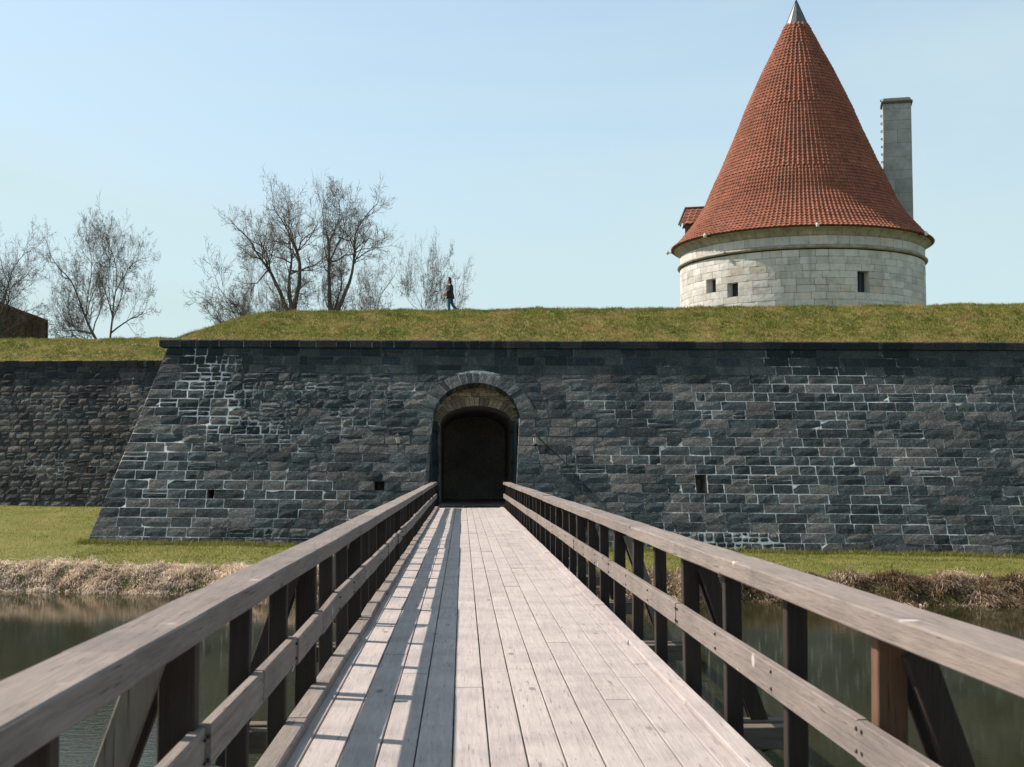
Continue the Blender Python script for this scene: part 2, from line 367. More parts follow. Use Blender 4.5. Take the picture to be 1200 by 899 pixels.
def bumps(x, y): return .10 * noise.noise(Vector((x*.45, y*.45, 3))) + .07 * noise.noise(Vector((x*1.6, y*1.6, 7))) + .035 * noise.noise(Vector((x*4.5, y*4.5, 9)))
def ramp_z(x, y):                       # main rampart
    y0 = wall_y(x, wall_zt(x)) + .25; z0 = wall_zt(x) - .03
    f_ = z0 + (2.12 + .006 * x) * sstep(-.25, 1.12, (y - y0) / 5.6) * 1.0
    f_ = z0 + (8.98 + .006*x - z0) * min(1, (1 - (1 - min(1, max(0, (y - y0) / 5.4)))**1.25))
    side = z0 + .25 + .66 * (x + 12.9) - .028 * max(0, x + 12.9)**2 * 0
    k = .45; h_ = -k * math.log(math.exp(-f_/k) + math.exp(-side/k)) if side - f_ < 8 else f_
    if y > 67: h_ = h_ - (h_ - 4.6) * sstep(67, 76, y)
    return h_ + bumps(x, y) * sstep(0, .8, y - y0)
xr = [-13.2 + .3*i for i in range(158)]
yr = [0, .12, .3] + [.3 + .25*i for i in range(1, 40)] + [11, 13, 15, 17, 19, 21, 23]
V = []
for v in yr:
    for x in xr:
        y0 = wall_y(x, wall_zt(x)) + .25; y = y0 + v; V.append((x, y, ramp_z(x, y)))
nx = len(xr); F = [(j*nx+i, j*nx+i+1, (j+1)*nx+i+1, (j+1)*nx+i) for j in range(len(yr)-1) for i in range(nx-1)]
tag(mesh_obj('rampart_earthwork', V, F, M['slope'], smooth=True), kind='structure')
# curtain rampart, left and farther back
CR = tan(R(6))
def cur_y(x, z): return 68 + .40 * (z - 7.2) - CR * (x + 20)
def cur_zt(x): return 7.2
def ramp2_z(x, y):
    y0 = cur_y(x, 7.2) + .25
    f_ = 7.17 + 1.72 * min(1, (1 - (1 - min(1, max(0, (y - y0) / 5.0)))**1.2))
    if y > 78: f_ = f_ - (f_ - 4.6) * sstep(78, 86, y)
    return f_ + bumps(x, y) * .8 * sstep(0, .8, y - y0)
xr2 = [-75 + .5*i for i in range(100)] + [-25 + .3*i for i in range(48)]
yr2 = [0, .12, .3] + [.3 + .3*i for i in range(1, 30)] + [10, 12, 14, 16, 18]
V = []
for v in yr2:
    for x in xr2:
        y = cur_y(x, 7.2) + .25 + v; V.append((x, y, ramp2_z(x, y)))
nx = len(xr2); F = [(j*nx+i, j*nx+i+1, (j+1)*nx+i+1, (j+1)*nx+i) for j in range(len(yr2)-1) for i in range(nx-1)]
tag(mesh_obj('curtain_rampart_earthwork', V, F, M['slope'], smooth=True), kind='structure')

# ------------------------------------------------------------------ masonry
def stone_geo(c, proud=.02, depth=.06, jit=.012, n=4, m=3, nrm=None):
    """c: 4 corners (bl, br, tr, tl) seen from the front; returns V, F. Pillowed, rough-hewn front."""
    c = [Vector(q) for q in c]
    if nrm is None:
        nrm = (c[1] - c[0]).cross(c[3] - c[0])
        if nrm.length < 1e-6: nrm = (c[2] - c[0]).cross(c[3] - c[0])
    nrm = Vector(nrm).normalized()
    V = []; tu, tv = random.uniform(-1, 1) * proud * .2, random.uniform(-1, 1) * proud * .2
    base = random.uniform(.25, .8) * proud
    for j in range(m):
        v = j / (m - 1)
        for i in range(n):
            u = i / (n - 1)
            p = c[0]*(1-u)*(1-v) + c[1]*u*(1-v) + c[2]*u*v + c[3]*(1-u)*v
            edge = i in (0, n-1) or j in (0, m-1); corner = i in (0, n-1) and j in (0, m-1)
            ud = (c[1]-c[0]).normalized() if (c[1]-c[0]).length > 1e-5 else (c[2]-c[3]).normalized(); vd = nrm.cross(ud)
            if corner:
                cc = (c[0]+c[1]+c[2]+c[3]) / 4; p = p + (cc - p).normalized() * random.uniform(0, jit*1.6)
            d = base + (0 if edge else proud*.55) + tu*(u-.5)*2 + tv*(v-.5)*2 + random.uniform(-.5, .5)*proud*(.35 if edge else .6)
            p = p + ud*random.uniform(-jit, jit)*(1 if not corner else .5)*.7 + vd*random.uniform(-jit, jit)*.7 + nrm*d
            V.append(p)
    F = [(j*n+i, j*n+i+1, (j+1)*n+i+1, (j+1)*n+i) for j in range(m-1) for i in range(n-1)]
    ring = list(range(n)) + [j*n+n-1 for j in range(1, m)] + [(m-1)*n+i for i in range(n-2, -1, -1)] + [j*n for j in range(m-2, 0, -1)]
    b0 = len(V)
    for k in ring: V.append(V[k] - nrm*(depth))
    L = len(ring)
    for k in range(L): q = (k+1) % L; F.append((ring[k], b0+k, b0+q, ring[q]))
    return V, F
def match(I0, I1):
    if len(I0) == len(I1): return I0, I1
    if len(I1) < len(I0) and len(I1) >= 1:
        out = []; 
        for (a, b_) in I1:
            ins = [(p, q) for (p, q) in I0 if (p + q)/2 > a - .6 and (p + q)/2 < b_ + .6]
            if len(ins) <= 1: out.append((a, b_)); continue
            cut = [a] + [(ins[k][1] + ins[k+1][0])/2 for k in range(len(ins)-1)] + [b_]
            out += [(cut[k], cut[k+1]) for k in range(len(cut)-1)]
        return (I0, out) if len(out) == len(I0) else (None, None)
    if len(I0) < len(I1) and len(I0) >= 1:
        a, b_ = match(I1, I0); return (b_, a)
    return None, None
def masonry(P, zrow, inter, wr, gap, rub=None, proud=.02, jit=.012, depth=.07, maxh=None):
    """P(x,v)->point, zrow list of v levels; inter(v, k) intervals; returns list of (V,F,area,center,rnd)"""
    out = []
    for k in range(len(zrow)-1):
        v0, v1 = zrow[k], zrow[k+1]
        I0, I1 = match(inter(v0 + 1e-4, k), inter(v1 - 1e-4, k))
        if I0 is None: continue
        for (a0, b0), (a1, b1) in zip(I0, I1):
            L0, L1 = b0 - a0, b1 - a1; Lm = (L0 + L1)/2
            if Lm < .08: continue
            cuts = [0.]; xx = 0.
            while True:
                xm = a0 + (xx)*1.
                rr = rub(a0 + L0*xx/Lm, (v0+v1)/2) if rub else 0
                w = random.uniform(*wr) * (1 - .55*rr)
                if random.random() < .08: w *= .55
                xx += w
                if xx > Lm - wr[0]*.45: break
                cuts.append(xx)
            cuts.append(Lm); cuts = [q/Lm for q in cuts]
            for q in range(len(cuts)-1):
                s0, s1 = cuts[q], cuts[q+1]
                sa, sb = min(a0, a1)+s0*(max(b0, b1)-min(a0, a1)), min(a0, a1)+s1*(max(b0, b1)-min(a0, a1))
                cl = lambda v, a, b_: max(a, min(b_, v))
                xa0, xb0, xa1, xb1 = cl(sa, a0, b0), cl(sb, a0, b0), cl(sa, a1, b1), cl(sb, a1, b1)
                if q == 0: xa0, xa1 = a0, a1
                if q == len(cuts)-2: xb0, xb1 = b0, b1
                rr = rub((xa0+xb0)/2, (v0+v1)/2) if rub else 0
                g = gap*(1+.9*rr)*random.uniform(.6, 1.5)
                parts = [(v0, v1)]
                if random.random() < .5*rr:
                    vm = v0+(v1-v0)*random.uniform(.4, .6); parts = [(v0, vm), (vm, v1)]
                for (va, vb) in parts:
                    fa, fb = (va-v0)/(v1-v0), (vb-v0)/(v1-v0)
                    la = xa0+(xa1-xa0)*fa+g; lb = xb0+(xb1-xb0)*fa-g; ua = xa0+(xa1-xa0)*fb+g; ub = xb0+(xb1-xb0)*fb-g
                    if lb-la < .01: lb = la+.01
                    if ub-ua < .01: ub = ua+.01
                    if (lb-la+ub-ua) < .1: continue
                    gv = g
                    w0 = random.uniform(-1, 1)*.006*(1+3*rr)
                    cs = [P(la, va, gv+w0), P(lb, va, gv+w0), P(ub, vb, -gv+w0), P(ua, vb, -gv+w0)]
                    Vs, Fs = stone_geo(cs, proud*(1+1.6*rr)*random.uniform(.6, 1.4), depth, jit*(1+1.3*rr))
                    cen = sum((Vector(c_) for c_ in cs), Vector())/4
                    area = (lb-la+ub-ua)/2*(Vector(cs[3])-Vector(cs[0])).length
                    out.append((Vs, Fs, area, cen, random.random()))
    return out
def place(stones, name, mat, parent, limit, vis=lambda c: True, stuff_name='stone_infill'):
    vis_s = sorted([s for s in stones if vis(s[3])], key=lambda s: -s[2]); ids = set(id(s) for s in vis_s[:limit])
    mb = MB()
    for s in stones:
        if id(s) in ids: mesh_obj(name, s[0], s[1], mat, parent, s[4], loc=tuple(s[3]))
        else: mb.add(s[0], s[1], s[4])
    if mb.V:
        o = mb.build(stuff_name, mat, parent); o['kind'] = 'stuff'

# ---- main bastion wall
fort = empty('bastion_wall', (5, 51, -1.6))
tag(fort, 'long dark stone bastion wall with arched gateway at the end of the footbridge', 'wall')
ZB = lambda x: -1.98 - .008 * x
def PM(x, v, dv=0.):
    z = ZB(x) + (wall_zt(x) - .34 - ZB(x)) * v + dv
    return Vector((x, wall_y(x, z), z))
def zof(x, v): return PM(x, v).z
AX, AS, AA, AB_ = .565, 3.6408, 1.78, 1.48       # outer arch centre, springing, half width, rise
def open_front(z, ex=0., ez=0.):
    """x-limits of the gateway opening (extended by ex) at height z on the wall face"""
    if z < AS:
        k = max(0, z) / AS
        return (-1.66 + (.445) * k - ex, 2.10 + .245 * k + ex)
    a, bb = AA + ex, AB_ + ez
    q = (z - AS) / bb
    if q >= 1: return None
    h = a * sqrt(1 - q*q); return (AX - h, AX + h)
NCO = 23
vrows = [k / NCO for k in range(NCO + 1)]
loops = [(9.30, 9.74, (0, 0)), (-10.24, -9.98, (0, 0)), (-3.55, -3.15, (0, 0))]
def krow(z): 
    return int((z - ZB(0)) / ((wall_zt(0) - .34 - ZB(0)) / NCO))
LOOP = [(9.28, 9.74, {krow(.9), krow(.9)+1}), (-10.26, -9.96, {krow(.62)}), (-3.55, -3.13, {krow(.85)})]
def inter_main(v, k, ring=True):
    x0 = -14.95 + 2.37 * v; x1 = 34.0
    z = zof(.5, v)
    cuts = []
    o_ = open_front(max(z, AS) if v > 15/23 else min(z, AS-.001), .55 if v > 15/23 else 0.0, .47) if z > -.02 else (-1.66, 2.1) if z > -.45 else None
    if o_: cuts.append(o_)
    for (a, b_, ks) in LOOP:
        if k in ks: cuts.append((a, b_))
    cuts.sort(); out = []; x = x0
    for a, b_ in cuts: out.append((x, a)); x = b_
    out.append((x, x1)); return out
def gs(x, z, cx, cz, sx_, sz): return math.exp(-((x-cx)/sx_)**2 - ((z-cz)/sz)**2)
def rub_main(x, v):
    z = zof(x, v)
    nn_ = noise.noise(Vector((x*.7, z*1.1, 8)))
    r = 1.1*gs(x, z, -9.3, 4.2, 2.6, 1.8) + .8*gs(x, z, -5.5, 4., 3., 1.2) + 1.2*gs(x, z, -10.5, 6.0, 1.6, 1.) + .9*gs(x, z, -7, -.9, 1.8, .5)
    if 7.5 < x < 12.3 and z < -.95: r = 1.3
    if not (7.5 < x < 12.3 and z < -.95): r = r*(.75+1.1*nn_)
    return min(1.2, max(0, r) + .10)
st = masonry(PM, vrows, inter_main, (.66, 1.30), .0125, rub_main, proud=.024, jit=.010)
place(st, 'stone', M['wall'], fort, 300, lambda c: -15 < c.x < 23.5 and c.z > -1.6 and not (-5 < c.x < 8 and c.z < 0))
# mortar bed with hole for gate and loopholes
def limef(x, z):
    n1 = noise.noise(Vector((x*.35, z*.8, 1))) ; n2 = noise.noise(Vector((x*1.6, z*2.5, 5)))
    v = .50 + .42*n1 + .35*n2
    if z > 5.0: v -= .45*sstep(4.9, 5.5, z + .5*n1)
    v += .7*gs(x, z, -11.0, 5.7, 1.2, 1.2) + .9*gs(x, z, -10.1, 3.9, .5, 1.3) + .55*gs(x, z, -12.5, 2.0, 1.5, 3) + .75*gs(x, z, 15.0, 5.2, 2.6, 1.0)
    v += .35*gs(x, z, 14, 1.5, 5, 3) + .3*gs(x, z, -9, .2, 5, 1.2) + .6*gs(x, z, -3.6, 5.7, .8, .6)
    v -= .35*gs(x, z, 2.9, 3, 1.6, 3) + .3*gs(x, z, -3.5, 2.5, 2, 2)
    if 7.5 < x < 12.3 and z < -.9: v += .9
    return v
V = []; F = []; lm = []
sub = 3
vv = [k/(NCO*sub) for k in range(NCO*sub + 1)]
for k in range(len(vv)-1):
    I0, I1 = match(inter_main(vv[k]+1e-4, k//sub), inter_main(vv[k+1]-1e-4, k//sub))
    if I0 is None: continue
    for (a0, b0), (a1, b1) in zip(I0, I1):
        n_ = max(1, int((b0-a0)/.35)); base = len(V)
        for i in range(n_+1):
            u = i/n_
            for (a, b_, v) in ((a0, b0, vv[k]), (a1, b1, vv[k+1])):
                x = a + (b_-a)*u; p = PM(x, v); p.y -= .003; V.append(p); lm.append(limef(p.x, p.z))
        F += [(base+2*i, base+2*i+2, base+2*i+3, base+2*i+1) for i in range(n_)]
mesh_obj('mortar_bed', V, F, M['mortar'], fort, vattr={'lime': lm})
# loophole embrasures
for (a, b_, ks) in LOOP:
    k0, k1 = min(ks), max(ks)+1; mb = MB()
    p0, p1, p2, p3 = PM(a, k0/NCO), PM(b_, k0/NCO), PM(b_, k1/NCO), PM(a, k1/NCO)
    q = [Vector((p.x, p0.y + 1.6, p.z)) for p in (p0, p1, p2, p3)]
    mb.add([p0, p1, p2, p3] + q, [(0, 4, 5, 1), (1, 5, 6, 2), (2, 6, 7, 3), (3, 7, 4, 0), (4, 7, 6, 5)])
    mb.build('loophole', M['inner'], fort)
# coping
x = -12.95; k = 0
while x < 34:
    L = random.choice([random.uniform(.55, .8), random.uniform(.85, 1.25)])
    x1 = x + L; mb = MB()
    za, zb_ = wall_zt(x), wall_zt(x1); ya, yb = wall_y(x, za), wall_y(x1, zb_)
    j1, j2 = random.uniform(-.012, .012), random.uniform(-.012, .012)
    pr = .245 + random.uniform(-.012, .012); g = .012
    Vb = [(x+g, ya-pr, za-.33), (x1-g, yb-pr, zb_-.33), (x1-g, yb+.5, zb_-.33), (x+g, ya+.5, za-.33),
          (x+g, ya-pr-.01, za-.05+j1), (x1-g, yb-pr-.01, zb_-.05+j2), (x1-g, yb-pr+.05, zb_+j2), (x+g, ya-pr+.05, za+j1), (x1-g, yb+.5, zb_+.02), (x+g, ya+.5, za+.02)]
    mb.add(Vb, [(0, 3, 2, 1), (0, 1, 5, 4), (4, 5, 6, 7), (7, 6, 8, 9), (1, 2, 8, 6, 5), (3, 0, 4, 7, 9), (2, 3, 9, 8)], random.random())
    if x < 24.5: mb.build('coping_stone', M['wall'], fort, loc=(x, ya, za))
    x = x1
# mortar bed under coping row
V = []; F = []; lm = []
for i in range(60):
    x = -12.9 + i*.78; z = wall_zt(x)
    for dz, dy in ((-.325, -.222), (-.06, -.222)): V.append((x, wall_y(x, z)+dy, z+dz)); lm.append(.75 if x < -2 else .35)
F = [(2*i, 2*i+2, 2*i+3, 2*i+1) for i in range(59)]
mesh_obj('coping_mortar', V, F, M['mortar'], fort, vattr={'lime': lm})
# left flank of the bastion (return towards the curtain)
def PF(y, v, dv=0.):
    z = -1.98 + (6.72 + 1.98) * v + dv
    x = -14.95 + 2.37 * v; yy = wall_y(x, z) + y
    return Vector((x, yy, z))
def PFr(y, v, dv=0.): return PF(16 - y, v, dv)
st = masonry(PFr, vrows, lambda v, k: [(0., 16.)], (.62, 1.22), .016, None)
mb = MB()
for s in st: mb.add(s[0], s[1], s[4])
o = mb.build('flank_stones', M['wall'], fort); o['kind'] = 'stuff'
mesh_obj('flank_bed', [PF(16, 0), PF(0, 0), PF(0, 1), PF(16, 1)], [(0, 1, 2, 3)], M['mortar'], fort, vattr={'lime': [.5]*4})
# arch ring
nv = 23
for k in range(nv):
    t0, t1 = pi - pi*k/nv - .008, pi - pi*(k+1)/nv + .008
    th = .47 + .14*abs(cos((t0+t1)/2))*1. + random.uniform(-.03, .03)
    if k in (0, nv-1): th += .05
    pr = .03 + random.uniform(-.012, .02); cs = []
    for (tt, e) in ((t0, 0), (t1, 0), (t1, th), (t0, th)):
        x_ = AX + (AA+e)*cos(tt); z_ = AS + (AB_+e*(.9))*sin(tt); cs.append(Vector((x_, wall_y(x_, z_)-pr, z_)))
    Vs, Fs = stone_geo(cs, .015, .45, .006, 3, 3)
    mesh_obj('voussoir', Vs, Fs, M['arch'], fort, random.random(), loc=tuple(cs[0]))
# bed behind the ring
V = []; F = []; lm = []
for k in range(49):
    tt = pi - pi*k/48
    for e in (.02, .60):
        x_ = AX + (AA+e)*cos(tt); z_ = AS + (AB_+e*.9)*sin(tt); V.append((x_, wall_y(x_, z_)-.012, z_)); lm.append(.62)
F = [(2*i, 2*i+2, 2*i+3, 2*i+1) for i in range(48)]
F = [tuple(reversed(f)) for f in F]
mesh_obj('ring_mortar', V, F, M['mortar'], fort, vattr={'lime': lm})
# reveal: jambs (splayed) and soffit back to the recess wall
YB = 54.35
def jamb(side):
    rows = [-.02 + (AS+.02)*k/10 for k in range(11)]
    for k in range(10):
        z0, z1 = rows[k]+.012, rows[k+1]-.012
        for q in range(3):
            def pt(z, u):
                lim = open_front(z); xf = lim[0] if side < 0 else lim[1]; xb = (-1.16 if side < 0 else 2.30)
                y0 = wall_y(xf, z); return Vector((xf+(xb-xf)*min(1, u*1.0), y0+(YB-y0)*u, z))
            u0, u1 = (0, .36, .7)[q], (.345, .685, 1.)[q]
            cs = [pt(z0, u0), pt(z0, u1), pt(z1, u1), pt(z1, u0)]
            if side > 0: cs = [cs[1], cs[0], cs[3], cs[2]]
            Vs, Fs = stone_geo(cs, .01, .12, .006, 3, 3)
            mesh_obj('jamb_stone', Vs, Fs, M['jamb'], fort, random.random(), loc=tuple(cs[0]))
    z0, z1 = -.6, AS+.02
    V = []
    for z in (z0, 0, z1):
        lim = open_front(max(z, 0)); xf = lim[0] if side < 0 else lim[1]; xb = (-1.16 if side < 0 else 2.30)
        V += [(xf - .02*(-side), wall_y(xf, z), z), (xb + .02*side, YB+.02, z)]
    mesh_obj('jamb_bed', V, [(0, 1, 3, 2), (2, 3, 5, 4)], M['mortar'], fort, vattr={'lime': [.3]*6})
jamb(-1); jamb(1)
V = []; F = []
for k in range(33):
    tt = pi - pi*k/32
    x_ = AX + (AA+.01)*cos(tt); z_ = AS + (AB_+.01)*sin(tt)
    V += [(x_, wall_y(x_, z_)+.1, z_), (x_, YB+.05, z_)]
F = [(2*i, 2*i+1, 2*i+3, 2*i+2) for i in range(32)]
mesh_obj('vault_soffit', V, F, M['arch'], fort, .4)
# recess wall with tan tympanum and segmental inner arch
IX, IS, IA, IB = .60, 3.42, 1.57, .80
def inner_lim(z, e=0.):
    if z < IS: return (IX-IA, IX+IA)
    q = (z-IS)/(IB+e)
    if q >= 1: return None
    h = (IA+e)*sqrt(1-q*q); return (IX-h, IX+h)
def tymp(v, k, e=.36):
    z = v; o_ = open_front(max(z, AS+.001), .02, .02)
    if o_ is None: return []
    a, b_ = o_
    if z < AS: a, b_ = -1.2, 2.34
    i_ = inner_lim(z, e)
    if i_ and z < IS: i_ = (IX-IA-e, IX+IA+e)
    return [(a, min(i_[0], AX)), (max(i_[1], AX), b_)] if i_ else [(a, b_)]
rows = [3.3 + .165*k for k in range(12)]
bs = masonry(lambda x, v, dv=0.: Vector((x, YB-.0, v+dv*.6)), [r for r in rows if r < 5.14], tymp, (.28, .6), .008, None, proud=.012, jit=.006, depth=.06)
for s in bs: mesh_obj('brick', s[0], s[1], M['tan'], fort, s[4], loc=tuple(s[3]))
mbv = 27
for k in range(mbv):
    t0, t1 = pi - pi*k/mbv - .007, pi - pi*(k+1)/mbv + .007; cs = []
    for (tt, e) in ((t0, 0), (t1, 0), (t1, .36), (t0, .36)):
        cs.append(Vector((IX+(IA+e)*cos(tt), YB-.03, IS+(IB+e)*sin(tt))))
    Vs, Fs = stone_geo(cs, .008, .5, .005, 3, 3); mesh_obj('voussoir', Vs, Fs, M['tan'], fort, random.random(), loc=tuple(cs[0]))
# recess backing: outline ring between outer opening and inner opening
V = []; F = []
nn = 40
for k in range(nn+1):
    tt = pi - pi*k/nn
    V += [(AX+(AA+.06)*cos(tt), YB+.015, AS+(AB_+.06)*sin(tt)), (IX+(IA+.01)*cos(tt), YB+.015, IS+(IB+.01)*sin(tt))]
F = [(2*i, 2*i+1, 2*i+3, 2*i+2) for i in range(nn)]
b0 = len(V)
V += [(AX-AA-.06, YB+.015, -.3), (IX-IA-.01, YB+.015, -.3), (AX+AA+.06, YB+.015, -.3), (IX+IA+.01, YB+.015, -.3)]
F += [(0, b0, b0+1, 1), (2*nn, 2*nn+1, b0+3, b0+2)]
mesh_obj('recess_bed', V, F, M['mortar'], fort, vattr={'lime': [.15]*len(V)})
# jamb blocks of the inner opening
for sd_ in (-1, 1):
    for k in range(8):
        z0, z1 = 0 + 3.4*k/8, 3.4*(k+1)/8
        xa, xb = (-1.17, IX-IA) if sd_ < 0 else (IX+IA, 2.31)
        cs = [Vector((xa+.01, YB-.01, z0+.01)), Vector((xb-.005, YB-.01, z0+.01)), Vector((xb-.005, YB-.01, z1-.01)), Vector((xa+.01, YB-.01, z1-.01))]
        Vs, Fs = stone_geo(cs, .008, .5, .004, 3, 3); mesh_obj('jamb_stone', Vs, Fs, M['arch'], fort, random.random(), loc=tuple(cs[0]))
# passage
V = []; F = []; ysq = [YB+.02, 56.5, 59, 61, 63.5, 66]
prof = [(IX-IA, -.02), (IX-IA, IS)] + [(IX-IA*cos(pi*k/16), IS+IB*sin(pi*k/16)) for k in range(1, 16)] + [(IX+IA, IS), (IX+IA, -.02)]
for y in ysq: V += [(px_, y, pz_) for (px_, pz_) in prof]
n_ = len(prof)
for j in range(len(ysq)-1): F += [(j*n_+i, j*n_+i+1, (j+1)*n_+i+1, (j+1)*n_+i) for i in range(n_-1)]
F.append(tuple((len(ysq)-1)*n_+i for i in range(n_)))
F.append((0, n_-1, (len(ysq)-1)*n_+n_-1, (len(ysq)-1)*n_))
mesh_obj('passage', V, F, M['inner'], fort, .5)
mb = MB()
for i in range(9):
    for j in range(4):
        x0 = -1.7+i*.44 + (j % 2)*.0; y0 = 51.32+j*.76
        mb2 = MB(); mb2.box(x0, x0+.425, y0, y0+.745, -.25, -.015+random.uniform(-.006, .006), random.random()); mb2.build('paving_slab', M['arch'], fort, loc=(x0, y0, 0))

# ---- curtain wall, left
cur = empty('curtain_wall', (-20, 65, -.6)); tag(cur, 'farther rough stone curtain wall set back on the left behind the bastion corner', 'wall')
def PC(x, v, dv=0.):
    z = -1.15 + (6.93 + 1.15)*v + dv; return Vector((x, cur_y(x, z), z))
st = masonry(PC, [k/23 for k in range(24)], lambda v, k: [(-75., -9.5)], (.42, .95), .014, lambda x, v: .35 + .4*noise.noise(Vector((x*.4, v*6, 2))), proud=.035, jit=.016)
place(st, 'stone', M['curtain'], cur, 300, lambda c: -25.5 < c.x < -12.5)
V = []; F = []; lm = []
for j in range(24):
    for i in range(180):
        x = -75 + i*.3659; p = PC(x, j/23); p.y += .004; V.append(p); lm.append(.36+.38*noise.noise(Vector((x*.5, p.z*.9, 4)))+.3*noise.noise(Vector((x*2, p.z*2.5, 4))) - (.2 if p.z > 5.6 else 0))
F = [(j*180+i, j*180+i+1, (j+1)*180+i+1, (j+1)*180+i) for j in range(23) for i in range(179)]
mesh_obj('mortar_bed', V, F, M['mortar'], cur, vattr={'lime': lm})
x = -75
mbx = MB()
while x < -9.6:
    L = random.uniform(.45, 1.0); x1 = x+L; y0 = cur_y(x, 7.2); y1 = cur_y(x1, 7.2); g = .012; pr = .19+random.uniform(-.02, .02)
    mb = MB(); j = random.uniform(-.02, .02)
    Vb = [(x+g, y0-pr, 6.86), (x1-g, y1-pr, 6.86), (x1-g, y1+.5, 6.86), (x+g, y0+.5, 6.86), (x+g, y0-pr, 7.2+j), (x1-g, y1-pr, 7.2+j), (x1-g, y1+.5, 7.2), (x+g, y0+.5, 7.2)]
    (mb if -26 < x < -12 else mbx).add(Vb, [(0,3,2,1),(4,5,6,7),(0,1,5,4),(1,2,6,5),(2,3,7,6),(3,0,4,7)], random.random())
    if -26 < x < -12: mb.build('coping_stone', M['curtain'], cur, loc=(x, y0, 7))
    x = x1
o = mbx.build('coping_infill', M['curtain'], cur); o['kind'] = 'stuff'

# ---- gate leaves standing open in the recess
for (x0, x1, y0, y1, lab) in ((-1.30, -1.08, 52.75, 54.25, 'dark teal ironclad gate leaf folded open at the left jamb'), (2.20, 2.10, 52.75, 54.25, 'dark teal ironclad gate leaf folded open at the right jamb')):
    g_ = empty('gate_leaf', (x0, y0, 0)); tag(g_, lab, 'gate', 'pair of open gate leaves')
    for k in range(5):
        a = k/5; b_ = (k+1)/5-.012
        mb = MB(); mb.beam((x0+(x1-x0)*(a+b_)/2, y0+(y1-y0)*(a+b_)/2, .03), (x0+(x1-x0)*(a+b_)/2, y0+(y1-y0)*(a+b_)/2, 3.55), .27, .07, .005, side=(x1-x0, y1-y0, 0), r=random.random()); mb.build('plank', M['door'], g_)
    for z in (.5, 1.8, 3.1):
        mb = MB(); s_ = .045 if x0 < 0 else -.045
        mb.beam((x0+s_, y0, z), (x1+s_, y1, z), .02, .12, .003); mb.build('strap', M['metal_dark'], g_)

# ---- wall lanterns
def lantern(x, z, lab):
    y = wall_y(x, z); L = empty('wall_lantern', (x, y, z)); tag(L, lab, 'lantern', 'lanterns beside the gateway')
    c = Vector((x, y-.33, z))
    mb = MB(); mb.tube([c+Vector((0, 0, -.22)), c+Vector((0, 0, .06))], [.07, .115], 6); mb.build('glass', M['lantern_glass'], L)
    mb = MB(); mb.tube([c+Vector((0, 0, .06)), c+Vector((0, 0, .1)), c+Vector((0, 0, .17)), c+Vector((0, 0, .24))], [.15, .14, .05, .015], 6); mb.build('hood', M['metal_dark'], L)
    mb = MB(); mb.tube([c+Vector((0, 0, -.32)), c+Vector((0, 0, -.27)), c+Vector((0, 0, -.22))], [.015, .05, .075], 6); mb.build('base', M['metal_dark'], L)
    mb = MB(); mb.tube([(x, y+.02, z-.4), (x, y-.12, z-.42), (x, y-.28, z-.38), (x, y-.33, z-.3)], [.025, .02, .018, .018], 6); mb.tube([(x, y+.05, z+.2), (x, y-.02, z-.55)], .03, 6)
    mb.build('bracket', M['metal_dark'], L)
    for k in range(6):
        a = 2*pi*k/6; mb = MB(); mb.tube([c+Vector((.072*cos(a), .072*sin(a), -.22)), c+Vector((.118*cos(a), .118*sin(a), .06))], .008, 4); mb.build('glazing_bar', M['metal_dark'], L)
M['lantern_glass'] = simple('frosted_lantern_glass', (.55, .54, .52), .3)
lantern(-2.62, 2.80, 'black lantern with pale glass left of the gateway arch')
lantern(2.95, 2.78, 'black lantern with pale glass right of the gateway arch')
cb = MB(); pts = []
for k in range(13):
    u = k/12; x = 2.7+2.4*u; z = 3.3-2.6*u - .05*sin(u*9); pts.append((x, wall_y(x, z)-.05, z))
cb.tube(pts, .018, 5); tag(cb.build('cable', M['metal_dark']), 'thin dark cable running diagonally down the wall right of the gateway', 'cable')

# ------------------------------------------------------------------ footbridge
BR = empty('wooden_footbridge', (.3, 25, -2.5)); tag(BR, 'weathered wooden footbridge with railings crossing the moat to the arched gateway', 'bridge')
PW = .2075; x0d = -1.09
for i in range(13):
    xa = x0d + PW*i; y = -4.4 - random.uniform(0, 4); 
    while y < 51.25:
        L = random.choice([4.0, 4.35, 5.8, 6.2]) + random.uniform(-.2, .2); y1 = min(y+L, 51.28)
        if 51.28 - y1 < 1.: y1 = 51.28
        zj = random.uniform(-.003, .003); mb = MB()
        mb.beam((xa+PW/2, max(y, -4.4)+.004, -.03+zj), (xa+PW/2, y1-.004, -.03+zj), PW-.009, .055, .004, max(1, int((y1-y)/1.45)), .0012, r=random.random())
        if y1 > -4.3: mb.build('deck_plank', M['deck'], BR, loc=(xa, y, 0))
        y = y1
# nails in the deck
nb = MB()
k = 0; yy = .6
while yy < 30:
    for i in range(13):
        for s_ in (.25, .75):
            x_ = x0d+PW*(i+s_)+random.uniform(-.01, .01); y_ = yy+random.uniform(-.012, .012); r_ = .005
            nb.add([(x_+r_*cos(a*pi/3), y_+r_*sin(a*pi/3), .0035) for a in range(6)], [tuple(range(6))], .5)
    yy += .725
o = nb.build('nail_heads', M['metal_dark'], BR); o['kind'] = 'stuff'
DYL, DYR = 5.18, 5.25; SPL, SPR = 1.38, 1.50
def beamobj(name, mat, *a, **k):
    mb = MB(); mb.beam(*a, **k); return mb.build(name, mat, BR, loc=tuple(a[0]))
SP = 1.45
nb_ = 33
